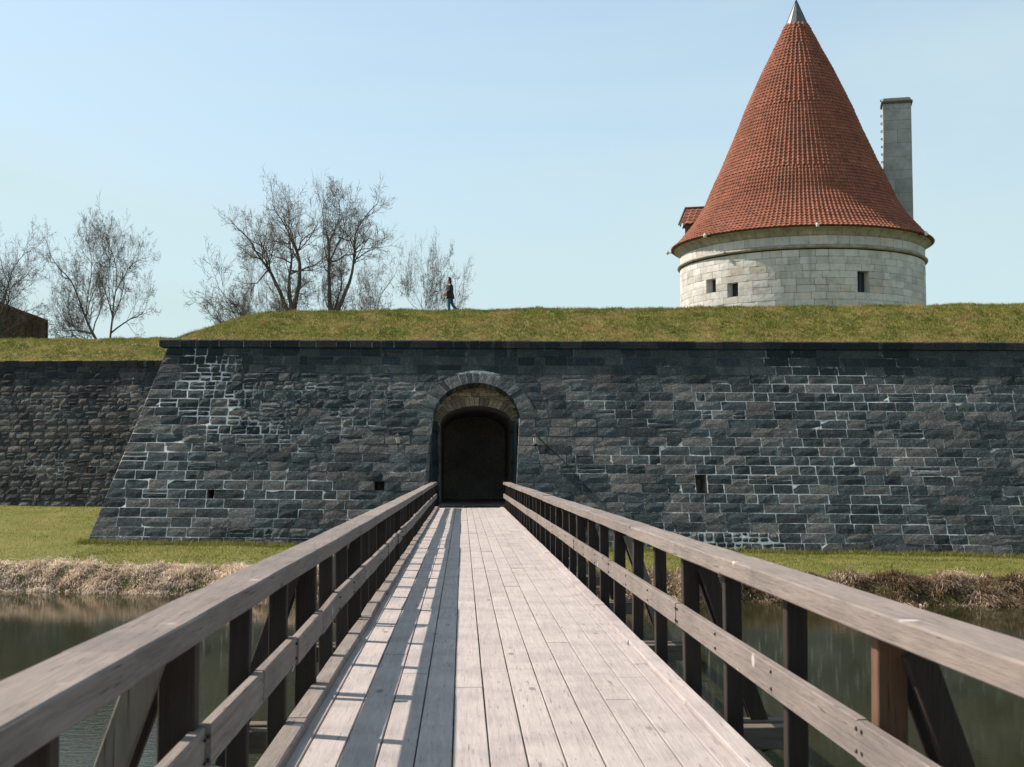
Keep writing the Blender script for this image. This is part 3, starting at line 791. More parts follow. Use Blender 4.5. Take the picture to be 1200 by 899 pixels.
# crossbeams, piles, stringers
for k in range(-1, 12):
    y = 5.24 + 4.3*k
    if y > 49.5: continue
    for dy in (-.12, .12):
        beamobj('crossbeam', M['beam'], (-1.85, y+dy, -.36), (2.47, y+dy, -.36), .13, .16, r=random.random())
    if bank_y(.3) - .2 > y > .5 or y > 44:
        for x_ in (-.85, .3, 1.45):
            mb = MB(); zl = -3.7
            mb.tube([(x_, y, zl), (x_+.01, y, -1.5), (x_, y, -.30)], [.14, .13, .12], 10, random.random()); mb.build('pile', M['beam'], BR, smooth=False, loc=(x_, y, -2))
for x_ in (-.95, -.35, .3, .95, 1.5):
    beamobj('stringer', M['beam'], (x_, -4.3, -.17), (x_, 51.1, -.17), .14, .21, r=random.random())
# posts and braces
for side, xp, d0, SP in ((-1, -1.12, DYL, SPL), (1, 1.742, DYR, SPR)):
    k = -6
    while True:
        y = d0 + SP*k
        if y > 50.6: break
        big = (k % 3 == 0); w = .145 if (big and side < 0) else .125 if big else random.uniform(.095, .112)
        yj = y + random.uniform(-.04, .04) * (0 if k in (0,) else 1)
        if side < 0 and k == -1: yj = 3.5
        lx = random.uniform(-.012, .012)
        mt = M['post_brown'] if (side > 0 and k == 0) else M['post']
        beamobj('post', mt, (xp-lx, yj, -.52), (xp+lx, yj, .925), w, .09, side=(1, 0, 0), r=random.random(), seg=2, jit=.002)
        if big:
            pale = (k in (0, 6, 12)) if side < 0 else (k in (6, 12))
            mt = M['brace'] if pale else M['post']
            beamobj('brace', mt, (xp+side*.09, yj-.10, .86), (xp+side*.56, yj-.10, -.50), .12, .065, up=(0, 1, 0), r=random.random(), jit=.001)
            beamobj('brace', M['post'], (xp+side*.08, yj+.10, .90), (xp+side*.58, yj+.10, -.50), .14, .065, up=(0, 1, 0), r=random.random(), jit=.001)
        k += 1
# rails: pieces with slightly different set and height
def rail_line(name, x, z, w, h, ys_, mat, jx, jz, seg, jit, chm):
    px_, pz_ = x, z
    for a, b_ in zip(ys_[:-1], ys_[1:]):
        xa, za = x+random.uniform(-jx, jx), z+random.uniform(-jz, jz); xb, zb_ = x+random.uniform(-jx, jx), z+random.uniform(-jz, jz)
        beamobj(name, mat, (xa, a+.0015, za), (xb, b_-.0015, zb_), w, h, ch=chm, seg=max(1, int((b_-a)/seg)), jit=jit, r=random.random())
def joints(d0, every, a=-4.2, b=50.95, off=0):
    o_ = [a]; k = 0; y = d0+off
    while y > a+1: y -= every
    while y < b-1.2: 
        if y > a+.8: o_.append(y)
        y += every
    o_.append(b); return o_
rail_line('top_rail', -1.112, .98, .226, .105, joints(DYL+.05, 5.52, off=4.3), M['rail'], .010, .006, .72, .0030, .007)
rail_line('top_rail', 1.73, .98, .222, .105, joints(DYR+.05, 4.5, off=2.75), M['rail'], .010, .006, .72, .0030, .007)
rail_line('mid_rail', -1.035, .485, .052, .165, joints(DYL, SPL, off=.04), M['rail'], .012, .014, 1.45, .002, .006)
rail_line('mid_rail', 1.650, .485, .050, .165, joints(DYR, SPR*3, off=.04), M['rail'], .005, .006, 1.45, .002, .006)
rail_line('kerb', -1.005, .026, .125, .075, joints(DYL, SPL, off=.1), M['rail'], .010, .006, 1.45, .0025, .010)
rail_line('kerb', 1.565, .022, .13, .036, joints(DYR, 3.0, off=.4), M['deck'], .006, .003, 1.45, .002, .006)
# bolts
for side, x_, d0, SP in ((-1, -1.008, DYL, SPL), (1, 1.624, DYR, SPR)):
    for k in range(-2, 14):
        y = d0+SP*k
        for dz in (-.045, .045):
            for dy in ((-.035, .035) if k % 3 == 0 else (0,)):
                mb = MB(); mb.tube([(x_+side*.004, y+dy, .485+dz+random.uniform(-.008, .008)), (x_-side*.008, y+dy, .485+dz)], .0095, 6); mb.build('bolt', M['metal_dark'], BR, loc=(x_, y, .485))

# ------------------------------------------------------------------ tower
TX, TY = 25.45, 95.0
TW = empty('round_tower', (TX, TY, 4.6)); tag(TW, 'round pale limestone tower with tall conical red tiled roof behind the rampart', 'tower')
TBR = 9.0
cbear = atan2(-TY, -TX)      # angle towards the camera
def PT(s, z, r=TBR): a = s/TBR; return Vector((TX + r*cos(a), TY + r*sin(a), z))
zc0, zc1 = 16.55, 16.9
ncr = 9; ch_ = .492
rows = [16.55 - ch_*k for k in range(ncr, -1, -1)]
circ = 2*pi*TBR
def sang(px_): # arc coordinate of image column, evaluated from bearings
    return None
def arc_from_x(X):   # arc position on the near side with world x offset X from the axis across the line of sight
    return (cbear + math.asin(max(-1, min(1, X/TBR)))) * TBR
# windows: (arc offset across, half width, z0, z1)
WN = [(-6.25, .36, 14.05, 15.15), (-4.66, .38, 13.75, 14.62), (4.22, .40, 13.70, 14.88)]
WS = []
for (X, hw, z0, z1) in WN:
    s = arc_from_x(X); c_ = sqrt(1-(X/TBR)**2); WS.append((s, hw/ max(.5, c_), z0, z1))
s00 = cbear*TBR - circ/2
def inter_tw(v, k):
    z = (rows[k]+rows[k+1])/2; cuts = sorted([(s-h, s+h) for (s, h, z0, z1) in WS if z0 < z < z1])
    out = []; x = s00
    for a, b_ in cuts: out.append((x, a)); x = b_
    out.append((x, s00+circ)); return out
mb = MB(); nseg = 96
st = masonry(lambda s, v, dv=0.: PT(s, v+dv), rows, inter_tw, (.75, 1.35), .008, None, proud=.012, jit=.005, depth=.09)
# curve wide stones: acceptable chord error is small; show the near half as parts
place(st, 'stone', M['lime'], TW, 260, lambda c: (c.x-TX)*cos(cbear)+(c.y-TY)*sin(cbear) > .2*TBR and c.z > 12.9)
# joint bed and lower wall
V = []; F = []
lev = [3.5, rows[0]-.02] + [zz for zz in rows]
def bed(z0, z1, cuts):
    xs_ = []; a = s00
    pts_ = [s00] + sorted(sum([[c0, c1] for c0, c1 in cuts], [])) + [s00+circ]
    for i in range(0, len(pts_)-1, 2):
        a, b_ = pts_[i], pts_[i+1]; n = max(1, int((b_-a)/.3)); base = len(V)
        for q in range(n+1):
            s = a+(b_-a)*q/n; V.append(PT(s, z0, TBR-.045)); V.append(PT(s, z1, TBR-.045))
        for q in range(n): F.append((base+2*q, base+2*q+2, base+2*q+3, base+2*q+1))
bed(3.5, rows[0], [])
for k in range(ncr):
    z = (rows[k]+rows[k+1])/2; bed(rows[k], rows[k+1], [(s-h, s+h) for (s, h, z0, z1) in WS if z0 < z < z1])
mesh_obj('joint_bed', V, F, M['lime_joint'], TW)
for (s, h, z0, z1) in WS:
    ks = [k for k in range(ncr) if z0 < (rows[k]+rows[k+1])/2 < z1]; za, zb_ = rows[min(ks)], rows[max(ks)+1]
    a, b_ = s-h, s+h; mb = MB()
    o4 = [PT(a, za, TBR+.01), PT(b_, za, TBR+.01), PT(b_, zb_, TBR+.01), PT(a, zb_, TBR+.01)]; i4 = [PT(a+.04, za, TBR-.55), PT(b_-.04, za, TBR-.55), PT(b_-.04, zb_, TBR-.55), PT(a+.04, zb_, TBR-.55)]
    mb.add(o4+i4, [(0, 4, 5, 1), (1, 5, 6, 2), (2, 6, 7, 3), (3, 7, 4, 0)], .5)
    W = mb.build('window', M['lime'], TW)
    mesh_obj('pane', i4, [(0, 1, 2, 3)], M['glass'], W)
    for u in (.5,):
        mb = MB(); mb.tube([PT(s, za, TBR-.5), PT(s, zb_, TBR-.5)], .025, 4); mb.build('bar', M['metal_dark'], W)
def lathe(prof, n=96, jag=0.):
    V = []; F = []
    for (r_, z_) in prof:
        for i in range(n):
            a = 2*pi*i/n; V.append((TX+r_*cos(a), TY+r_*sin(a), z_))
    for j in range(len(prof)-1):
        for i in range(n):
            q = (i+1) % n; F.append((j*n+i, j*n+q, (j+1)*n+q, (j+1)*n+i))
    return V, F
V, F = lathe([(9.0, 16.62), (9.12, 16.63), (9.20, 16.69), (9.21, 16.76), (9.14, 16.82), (9.04, 16.87), (8.98, 16.92)], 120)
mesh_obj('cornice', V, F, M['cove'], TW, smooth=True)
# band course between cornice and cove, as blocks
st = masonry(lambda s, v, dv=0.: PT(s, v+dv, TBR+.0), [16.9, 17.5], lambda v, k: [(s00, s00+circ)], (.8, 1.3), .008, None, proud=.01, jit=.004, depth=.05)
mbb = MB()
for s in st:
    if (s[3].x-TX)*cos(cbear)+(s[3].y-TY)*sin(cbear) > .1*TBR: mesh_obj('band_stone', s[0], s[1], M['lime'], TW, s[4], loc=tuple(s[3]))
    else: mbb.add(s[0], s[1], s[4])
o = mbb.build('rear_band', M['lime'], TW); o['kind'] = 'stuff'
V, F = lathe([(8.955, 16.88), (8.955, 17.5)], 96); mesh_obj('joint_bed', V, F, M['lime_joint'], TW)
# cove blocks
prof = [(8.95, 17.50), (9.03, 17.60), (9.12, 17.78), (9.26, 17.92), (9.42, 18.00), (9.44, 18.06)]
nblk = 58; mbb = MB()
for k in range(nblk):
    a0, a1 = 2*pi*k/nblk+.0012, 2*pi*(k+1)/nblk-.0012; Vq = []
    for (r_, z_) in prof:
        for q in range(4):
            a = a0+(a1-a0)*q/3; Vq.append((TX+r_*cos(a), TY+r_*sin(a), z_))
    Fq = [(j*4+q, j*4+q+1, (j+1)*4+q+1, (j+1)*4+q) for j in range(len(prof)-1) for q in range(3)]
    am = (a0+a1)/2
    if cos(am-cbear) > -.05: mesh_obj('cove_stone', Vq, Fq, M['cove'], TW, random.random(), smooth=False, loc=(TX+9*cos(am), TY+9*sin(am), 17.6))
    else: mbb.add(Vq, Fq, random.random())
o = mbb.build('rear_cove', M['cove'], TW); o['kind'] = 'stuff'
# roof profile radius(z) measured from the photograph's silhouette
ZE, ZA, ZC = 18.12, 37.35, 35.35
prof_px = [(9.62, 18.10), (9.0, 18.62), (8.45, 19.30), (7.9, 19.95), (7.12, 21.15), (6.62, 22.4), (5.72, 24.3), (4.75, 26.6), (4.0, 28.5), (2.76, 31.3), (1.62, 33.6), (.80, 35.35)]
def roof_r(z):
    for (r0, z0), (r1, z1) in zip(prof_px[:-1], prof_px[1:]):
        if z <= z1: k = (z-z0)/(z1-z0); return r0+(r1-r0)*k
    return .8
zs_, z = [], ZE
while z < ZC-.02:
    zs_.append(z); r0 = roof_r(z); sl = (roof_r(z)-roof_r(z+.3))/.3; z += .30/sqrt(1+sl*sl)
zs_.append(ZC)
tb = MB(); ncol = int(2*pi*9.6/.352)
for j in range(len(zs_)-1):
    z0, z1 = zs_[j], min(zs_[j+1]+.05, ZC); r0, r1 = roof_r(z0), roof_r(z1)
    if 2*pi*r0/ncol < .232: ncol = int(2*pi*r0/.352)
    for i in range(ncol):
        a0 = 2*pi*i/ncol; da = 2*pi/ncol; w = r0*da
        up = random.uniform(-.006, .010); rr = min(1, max(0, random.gauss(.5, .15))); Vq = []
        dzr = random.uniform(-.012, .012)
        for (z_, r_, lift) in ((z0+dzr, r0, .050+up), (z1, r1, .0)):
            for (u, h) in ((0., .0), (.16, .055), (.34, .075), (.52, .045), (.72, .008), (1.02, .004)):
                hh_ = (h*min(1., w/.3)+lift); a = a0+da*u; Vq.append((TX+(r_+hh_)*cos(a), TY+(r_+hh_)*sin(a), z_+hh_*.45))
        n = 6
        Fq = [(q, q+1, n+q+1, n+q) for q in range(5)]
        # front lip
        base_i = len(Vq)
        for q in range(n):
            u = (0., .16, .34, .52, .72, 1.02)[q]; a = a0+da*u; Vq.append((TX+(r0-.01)*cos(a), TY+(r0-.01)*sin(a), z0+dzr-.005))
        Fq += [(base_i+q, base_i+q+1, q+1, q) for q in range(5)]
        tb.add(Vq, Fq, rr)
roof = tb.build('roof_tiles', M['tile'], TW); roof['kind'] = 'stuff'
V, F = lathe([(r_-.03, z_-.01) for (r_, z_) in [(9.40, 18.03)] + prof_px], 96); mesh_obj('roof_boarding', V, F, M['brown_boards'], TW)
# zinc cap
capm = MB(); nf = 12; cap0 = .86
for i in range(nf):
    a0, a1 = 2*pi*i/nf+.26, 2*pi*(i+1)/nf+.26
    capm.add([(TX+cap0*cos(a0), TY+cap0*sin(a0), ZC-.03), (TX+cap0*cos(a1), TY+cap0*sin(a1), ZC-.03), (TX+.03*cos(a1), TY+.03*sin(a1), ZA-.05), (TX+.03*cos(a0), TY+.03*sin(a0), ZA-.05)], [(0, 1, 2, 3)])
    capm.tube([(TX+cap0*cos(a0), TY+cap0*sin(a0), ZC-.03), (TX+.02*cos(a0), TY+.02*sin(a0), ZA)], .018, 4)
cap = capm.build('spire_cap', M['zinc'], TW)
mb = MB(); mb.tube([(TX, TY, ZA-.15), (TX, TY, ZA+.12), (TX, TY, ZA+.2)], [.04, .05, .01], 6); mb.build('finial', M['zinc'], cap)
# dormer on the left flank
rt = Vector((cos(cbear+pi/2), sin(cbear+pi/2), 0))     # to the right as seen from the camera
fw = Vector((cos(cbear), sin(cbear), 0))               # towards the camera
C0 = Vector((TX, TY, 0))
def TP(r_, f_, z_): return C0 + rt*r_ + fw*f_ + Vector((0, 0, z_))
DO = MB()
DO.add([TP(-8.55, -.9, 19.0), TP(-8.55, .9, 19.0), TP(-8.55, .9, 20.3), TP(-8.55, -.9, 20.3), TP(-6.6, -.9, 19.0), TP(-6.6, .9, 19.0), TP(-6.6, .9, 20.3), TP(-6.6, -.9, 20.3), TP(-8.55, 0, 21.4), TP(-6.6, 0, 21.4)],
       [(0, 1, 2, 8, 3), (1, 5, 6, 2), (0, 3, 7, 4), (4, 7, 9, 6, 5), (2, 6, 9, 8), (3, 8, 9, 7)])
dorm = DO.build('dormer', M['brown_boards'], TW)
dt = MB()
nc, nr = 7, 5
for sgn in (1, -1):
    for i in range(nc):
        for j in range(nr):
            def q(u, v, h):
                r_ = -8.95 + 2.95*u + (.30 * (1-v) * -1.0 * .0); f_ = sgn*(1.15*(1-v)); z_ = 20.12 + 1.42*v + h
                return TP(r_ + .40*(v), f_, z_)
            u0, u1, v0, v1 = i/nc, (i+1)/nc, j/nr, (j+1.12)/nr
            Vq = []
            for v_, lift in ((v0, .05), (v1, 0.)):
                for k_, hh_ in ((0, 0), (.3, .07), (.6, .03), (1.02, 0)): Vq.append(q(u0+(u1-u0)*k_, v_, hh_+lift))
            Fq = [(0, 1, 5, 4), (1, 2, 6, 5), (2, 3, 7, 6)]
            if sgn < 0: Fq = [tuple(reversed(f)) for f in Fq]
            dt.add(Vq, Fq, random.random())
o = dt.build('dormer_tiles', M['tile'], dorm); o['kind'] = 'stuff'
mb = MB(); mb.tube([TP(-9.0, -.02, 20.18), TP(-8.6, -.02, 21.6)], .06, 5); mb.tube([TP(-9.0, 1.16, 20.1), TP(-8.58, 0, 21.62)], .07, 5); mb.tube([TP(-8.6, 0, 21.6), TP(-5.6, 0, 21.6)], .09, 6); mb.build('bargeboard', M['brown_boards'], dorm)
# chimney
def CP(r_, f_, z_): return C0 + rt*r_ + fw*f_ + Vector((0, 0, z_))
chx0, chx1, chf0, chf1 = 6.35, 8.42, -3.2, -1.9
CHM = MB()
def cbox(mb, r0, r1, f0, f1, z0, z1, r=.5, top=None):
    tr0, tr1, tf0, tf1 = top or (r0, r1, f0, f1)
    mb.add([CP(r0, f1, z0), CP(r1, f1, z0), CP(r1, f0, z0), CP(r0, f0, z0), CP(tr0, tf1, z1), CP(tr1, tf1, z1), CP(tr1, tf0, z1), CP(tr0, tf0, z1)],
           [(0, 1, 5, 4), (1, 2, 6, 5), (2, 3, 7, 6), (3, 0, 4, 7), (4, 5, 6, 7), (0, 3, 2, 1)], r)
cbox(CHM, chx0+.012, chx1-.012, chf0+.012, chf1-.012, 12, 29.45)
chim = CHM.build('chimney', M['lime_joint'], TW)
z = 14.0; k = 0
while z < 29.2:
    h = random.choice([.7, .9, 1.05]); z1 = min(z+h, 29.4)
    nbk = random.choice([1, 2, 2]) if z < 29.0 else 2; cut = [chx0, chx1] if nbk == 1 else [chx0, chx0+(chx1-chx0)*random.choice([.38, .5, .62]), chx1]
    for a, b_ in zip(cut[:-1], cut[1:]):
        mb = MB(); g = .009; e0 = 0
        cbox(mb, a+(g if a > chx0 else 0), b_-(g if b_ < chx1 else 0), chf0, chf1, z+g, z1-g, random.random()); mb.build('block', M['chimney'], chim)
    z = z1
mb = MB(); cbox(mb, chx0-.12, chx1+.12, chf0-.12, chf1+.12, 29.38, 29.54, .3); cbox(mb, chx0-.04, chx1+.06, chf0-.05, chf1+.05, 29.54, 29.82, .3, top=(chx0+.08, chx1-.1, chf0+.1, chf1-.1)); mb.build('chimney_cap', M['cap_grey'], chim)
mb = MB()
for k in range(14):
    z = 22.0+.6*k; mb.tube([CP(chx0, -2.3, z), CP(chx0-.13, -2.3, z), CP(chx0-.13, -2.75, z), CP(chx0, -2.75, z)], .03, 4)
mb.build('ladder_rungs', M['metal_dark'], chim)
# eave floodlights
for (ang, lab) in ((-1.50, 'small white floodlight sticking out at the left edge of the tower eave'), (-.72, 'small white floodlight under the tower eave left of centre'), (.12, 'small white floodlight under the middle of the tower eave'), (1.06, 'small white floodlight under the tower eave near its right edge')):
    a = cbear+ang; ro = 9.95; p = Vector((TX+ro*cos(a), TY+ro*sin(a), 18.05)); q = Vector((TX+9.3*cos(a), TY+9.3*sin(a), 18.0))
    L = empty('floodlight', p); tag(L, lab, 'floodlight', 'floodlights round the tower eave')
    mb = MB(); mb.tube([q, p], .035, 5); mb.build('arm', M['metal_dark'], L)
    dv = Vector((cos(a), sin(a), 0)); mb = MB(); mb.tube([p+Vector((0, 0, .14)), p+Vector((0, 0, .02)), p+Vector((0, 0, -.13))], [.08, .13, .10], 8); mb.build('lamp_housing', M['lantern_glass'], L)

# ------------------------------------------------------------------ building far left
HB = empty('brown_house', (-46, 112, 5)); tag(HB, 'dark brown gabled house behind the bare tree at the far left edge', 'house')
xl, xr_, xm, ez, rz_ = -60.5, -36.2, -48.3, 14.25, 18.7
mb = MB(); mb.add([(xl, 112, 4.5), (xr_, 112, 4.5), (xr_, 112, ez), (xm, 112, rz_), (xl, 112, ez), (xl-5.9, 130, 4.5), (xr_-5.9, 130, 4.5), (xr_-5.9, 130, ez), (xm-5.9, 130, rz_), (xl-5.9, 130, ez)],
    [(0, 1, 2, 3, 4), (1, 6, 7, 2), (5, 0, 4, 9), (6, 5, 9, 8, 7)]); mb.build('wall', M['brown_boards'], HB)
mb = MB()
for (xa, za, xb, zb_) in ((xm, rz_, xr_+.35, ez-.13), (xm, rz_, xl-.35, ez-.13)):
    mb.add([(xa, 111.6, za+.22), (xb, 111.6, zb_+.22), (xb-6, 130.4, zb_+.22), (xa-6, 130.4, za+.22), (xa, 111.6, za+.02), (xb, 111.6, zb_+.02), (xb-6, 130.4, zb_+.02), (xa-6, 130.4, za+.02)], [(0, 1, 2, 3), (4, 7, 6, 5), (0, 4, 5, 1), (1, 5, 6, 2), (3, 2, 6, 7)])
mb.build('roof', M['brown_roof'], HB)
for x_ in np.arange(xl+.5, xr_-.2, .55):
    zt = ez + (rz_-ez)*(1-abs(x_-xm)/(xr_-xm)) - .1
    mb = MB(); mb.box(x_, x_+.06, 111.94, 112.0, 8, zt); mb.build('batten', M['brown_roof'], HB)

# ------------------------------------------------------------------ bare trees
def tree(name, base, stems, lab, seed, group=None, leafmat='twig', bark='bark', spread=1., tw=1., mind=.33, maxn=5200, fit=None, umin=.35):
    rs = random.Random(seed)
    T = empty(name, base); tag(T, lab, 'tree', group)
    trunk = MB(); limb = MB(); twig = MB(); cnt = [0]
    Q = []
    def grow(p, d, L, r, lvl, bias):
        cnt[0] += 1
        n = 8 if lvl == 0 else 5 if lvl < 3 else 3 if lvl < 4 else 2
        pts = [p.copy()]; rad = [r]; q = p.copy(); dd = d.normalized()
        for i in range(n):
            wv = .15 if lvl == 0 else .26
            up = .04 if lvl < 2 else .06
            dd = (dd + Vector((rs.gauss(0, wv), rs.gauss(0, wv), rs.gauss(0, wv*.8)+up)) + bias*.04).normalized()
            q = q + dd*(L/n); pts.append(q.copy()); rad.append(max(.012, r*(1-.68*(i+1)/n)) if lvl < 4 else max(.008, r*(1-.5*(i+1)/n)))
        tgt = trunk if lvl == 0 else limb if lvl <= 2 else twig
        tgt.tube(pts, rad, 7 if lvl == 0 else 5 if lvl <= 1 else 3, rs.random(), cap=False)
        if L < mind: return
        nch = {0: 7, 1: 6, 2: 5, 3: 4, 4: 4}.get(lvl, 3)
        for c in range(nch):
            u = rs.uniform(umin, .98) if lvl == 0 else rs.uniform(.2, 1.)
            k = min(n-1, int(u*n)); pp = pts[k].lerp(pts[k+1], u*n-k)
            ax = (pts[k+1]-pts[k]).normalized()
            o_ = ax.orthogonal().normalized(); o_.rotate(Matrix.Rotation(rs.uniform(0, 2*pi), 3, ax))
            an = R(rs.uniform(28, 64))*spread
            nd = ax*cos(an)+o_*sin(an)
            ll = L*rs.uniform(.42, .66)*(1.15-.35*u)
            Q.append((pp, nd, ll, max(.010, rad[k]*.56), lvl+1, bias))
        if lvl < 3: Q.append((pts[-1], dd, L*.5, rad[-1], lvl+1, bias))
    b = Vector(base)
    for (off, d, L, r, bias) in stems: Q.append((b+Vector(off), Vector(d), L, r, 0, Vector(bias)))
    qi = 0
    while qi < len(Q) and cnt[0] < maxn:
        grow(*Q[qi]); qi += 1
    if fit:      # crown outline: left and right reach and height seen in the photograph
        P = np.array(trunk.V + limb.V + twig.V); zt = np.percentile(P[:, 2], 99.9); xl, xr = np.percentile(P[:, 0], .15), np.percentile(P[:, 0], 99.85)
        kz = (fit[2]-b.z)/(zt-b.z); kl = (fit[0]-b.x)/(xl-b.x); kr = (fit[1]-b.x)/(xr-b.x)
        for g_ in (trunk, limb, twig):
            g_.V = [(b.x+(v[0]-b.x)*(kl if v[0] < b.x else kr), b.y+(v[1]-b.y)*(kl+kr)/2, b.z+(v[2]-b.z)*kz) for v in g_.V]
    trunk.build('trunk', M[bark], T); limb.build('limb', M[bark], T)
    if twig.V: o = twig.build('twigs', M[leafmat], T); o['kind'] = 'stuff'
    return T
GT = 'bare trees beyond the ramparts'
tree('bare_tree', (-39.2, 108, 5.), [((0, 0, 0), (0, 0, 1), 10.5, .38, (0, 0, .3)), ((.2, 0, 3), (.42, 0, 1), 9.5, .24, (.2, 0, .3)), ((.1, 0, 4), (.15, 0, 1), 9.5, .22, (.1, 0, .3))], 'bare tree cut by the left edge of the photo in front of the brown house', 11, GT, maxn=12000, fit=(-42.0, -34.5, 22.1), umin=0.35)
tree('bare_tree', (-29.3, 106, 5.5), [((.7, 0, 0), (-.50, 0, 1), 11.0, .32, (.2, 0, .5)), ((1.1, .2, 0), (-.06, 0, 1), 11.5, .30, (.1, 0, .4))], 'twin stemmed bare tree standing alone between the house and the bastion', 22, GT, maxn=14000, fit=(-34.7, -25.2, 23.3), umin=0.42)
tree('bare_tree', (-33.6, 116, 5.), [((0, 0, 0), (-.05, 0, 1), 7.2, .16, (-.1, 0, .3))], 'low thin bare tree just right of the brown house', 23, GT, maxn=4500, fit=(-38.2, -33.7, 18.7))
tree('bare_tree', (-19.2, 112, 5.5), [((0, 0, 0), (-.06, 0, 1), 8.8, .17, (-.2, 0, .4)), ((1.1, 0, 0), (-.02, 0, 1), 8.6, .17, (.1, 0, .4)), ((-1.6, .5, 0), (-.3, 0, 1), 6.5, .13, (-.3, 0, .3))], 'slender bare tree with several stems at the left end of the rampart clump', 31, GT, maxn=9000, fit=(-23.5, -17.3, 22.0))
tree('bare_tree', (-14.2, 106, 6.), [((0, 0, 0), (.0, 0, 1), 9.6, .42, (0, 0, .5)), ((.0, 0, 8.9), (-.62, 0, 1), 8.0, .30, (-.05, 0, .5)), ((.1, 0, 9.2), (.42, 0, 1), 8.6, .28, (.0, 0, .6)), ((.1, 0, 9.2), (-.1, 0, 1), 8.4, .26, (.0, 0, .6))], 'tallest left bare tree with a thick forked trunk on the rampart skyline', 41, GT, maxn=14000, fit=(-19.9, -10.0, 25.9), mind=.34, umin=0.50)
tree('bare_tree', (-11.3, 105, 6.), [((0, 0, 0), (.16, 0, 1), 9.5, .40, (.1, 0, .3)), ((.6, 0, 8.2), (.22, 0, 1), 9.0, .28, (.0, 0, .5)), ((.6, 0, 8.2), (.7, 0, 1), 8.6, .26, (.25, 0, .5))], 'tall leaning bare tree with splayed limbs right of the thick forked trunk', 52, GT, maxn=14000, fit=(-12.5, -5.7, 25.8), mind=.34, umin=0.50)
tree('bare_tree', (-7.5, 110, 6.5), [((0, 0, 0), (.0, 0, 1), 9.0, .22, (0, 0, .1))], 'small dense bare tree with a drooping brown crown in the middle of the clump', 63, GT, spread=1.25, maxn=6500, fit=(-10.9, -4.5, 21.0))
tree('bare_tree', (-17.0, 110, 6.), [((0, 0, 0), (.25, 0, 1), 8.0, .2, (.1, 0, .2))], 'leaning bare tree low behind the thick forked trunk', 66, GT, spread=1.2, maxn=5500, fit=(-18.5, -13.1, 18.7))
tree('bare_tree', (-3.4, 104, 6.), [((0, 0, 0), (-.06, 0, 1), 10.0, .17, (0, 0, .4)), ((1.2, .3, 0), (.12, 0, 1), 9.0, .15, (.3, 0, .25))], 'slender pale bare tree rising beside the walking person', 74, GT, bark='bark_pale', maxn=6500, fit=(-5.1, 0.9, 21.1), umin=0.40)
tree('bare_tree', (-9.4, 116, 6.), [((0, 0, 0), (.1, 0, 1), 7.4, .16, (.1, 0, .2)), ((-1.5, 0, 0), (-.2, 0, 1), 7.0, .14, (-.1, 0, .2))], 'low bare tree filling the gap behind the leaning tree', 77, GT, maxn=5500, fit=(-13.0, -8.0, 18.9))

# ------------------------------------------------------------------ person walking on the rampart
PX, PY = -.62, 61.5
PZ = ramp_z(PX, PY) + .02
PR = empty('person', (PX, PY, PZ)); tag(PR, 'person in dark jacket and blue jeans striding left along the rampart top', 'person')
def skin(name, nodes, edges, mat, parent, lvl=2, root=0):
    me = bpy.data.meshes.new(name); me.from_pydata([n[:3] for n in nodes], edges, []); me.materials.append(mat)
    o = bpy.data.objects.new(name, me); COL.objects.link(o); o.parent = parent
    mo = o.modifiers.new('skin', 'SKIN'); mo.use_smooth_shade = True
    sv = me.skin_vertices[0].data if me.skin_vertices else None
    if sv is None:
        me_l = me; bm_ = None
    for i, n in enumerate(nodes):
        rr = n[3]; sv[i].radius = rr if hasattr(rr, '__len__') else (rr, rr); sv[i].use_root = (i == root)
    sb = o.modifiers.new('sub', 'SUBSURF'); sb.levels = sb.render_levels = lvl
    return o
import bmesh
def skin2(name, nodes, edges, mat, parent, lvl=2, root=0):
    me = bpy.data.meshes.new(name); bm_ = bmesh.new(); lay = bm_.verts.layers.skin.verify()
    vs = []
    for i, n in enumerate(nodes):
        v = bm_.verts.new(n[:3]); rr = n[3]; v[lay].radius = rr if hasattr(rr, '__len__') else (rr, rr); v[lay].use_root = (i == root); vs.append(v)
    for a, b_ in edges: bm_.edges.new((vs[a], vs[b_]))
    bm_.to_mesh(me); bm_.free(); me.materials.append(mat)
    o = bpy.data.objects.new(name, me); COL.objects.link(o); o.parent = parent
    mo = o.modifiers.new('skin', 'SKIN'); mo.use_smooth_shade = True
    sb = o.modifiers.new('sub', 'SUBSURF'); sb.levels = sb.render_levels = lvl
    return o
M['skin'] = simple('skin', (.42, .26, .19), .6, 0, .08)
M['jacket'] = simple('dark_jacket_cloth', (.022, .026, .028), .85, 0, .2)
M['jeans'] = simple('blue_jeans', (.035, .105, .16), .85, 0, .2)
M['hair'] = simple('dark_hair', (.025, .018, .014), .6)
M['beige'] = simple('beige_bag_cloth', (.40, .31, .24), .85)
M['shoe'] = simple('shoe_leather', (.03, .028, .028), .5)
# faces -X. pelvis root; front (left) leg nearly straight under the body, rear leg trailing to the right
body = [(0, 0, .95, (.15, .12)), (-.01, 0, 1.12, (.14, .115)), (-.01, 0, 1.32, (.16, .125)), (-.02, 0, 1.44, (.12, .10)), (-.04, 0, 1.52, (.05, .05)), (-.06, 0, 1.58, (.055, .055)), (-.075, 0, 1.66, (.085, .075)), (-.07, 0, 1.74, (.065, .06)),
        (-.02, -.17, 1.42, .055), (.02, -.21, 1.18, .045), (-.17, -.20, 1.02, .036), (-.22, -.19, .99, .026),
        (-.02, .17, 1.42, .055), (.0, .21, 1.18, .045), (-.19, .19, 1.08, .036), (-.24, .17, 1.07, .026),
        (-.03, -.09, .86, .095), (-.06, -.09, .50, .062), (-.04, -.09, .10, .042),
        (.03, .09, .86, .095), (.10, .09, .50, .062), (.40, .09, .16, .042)]
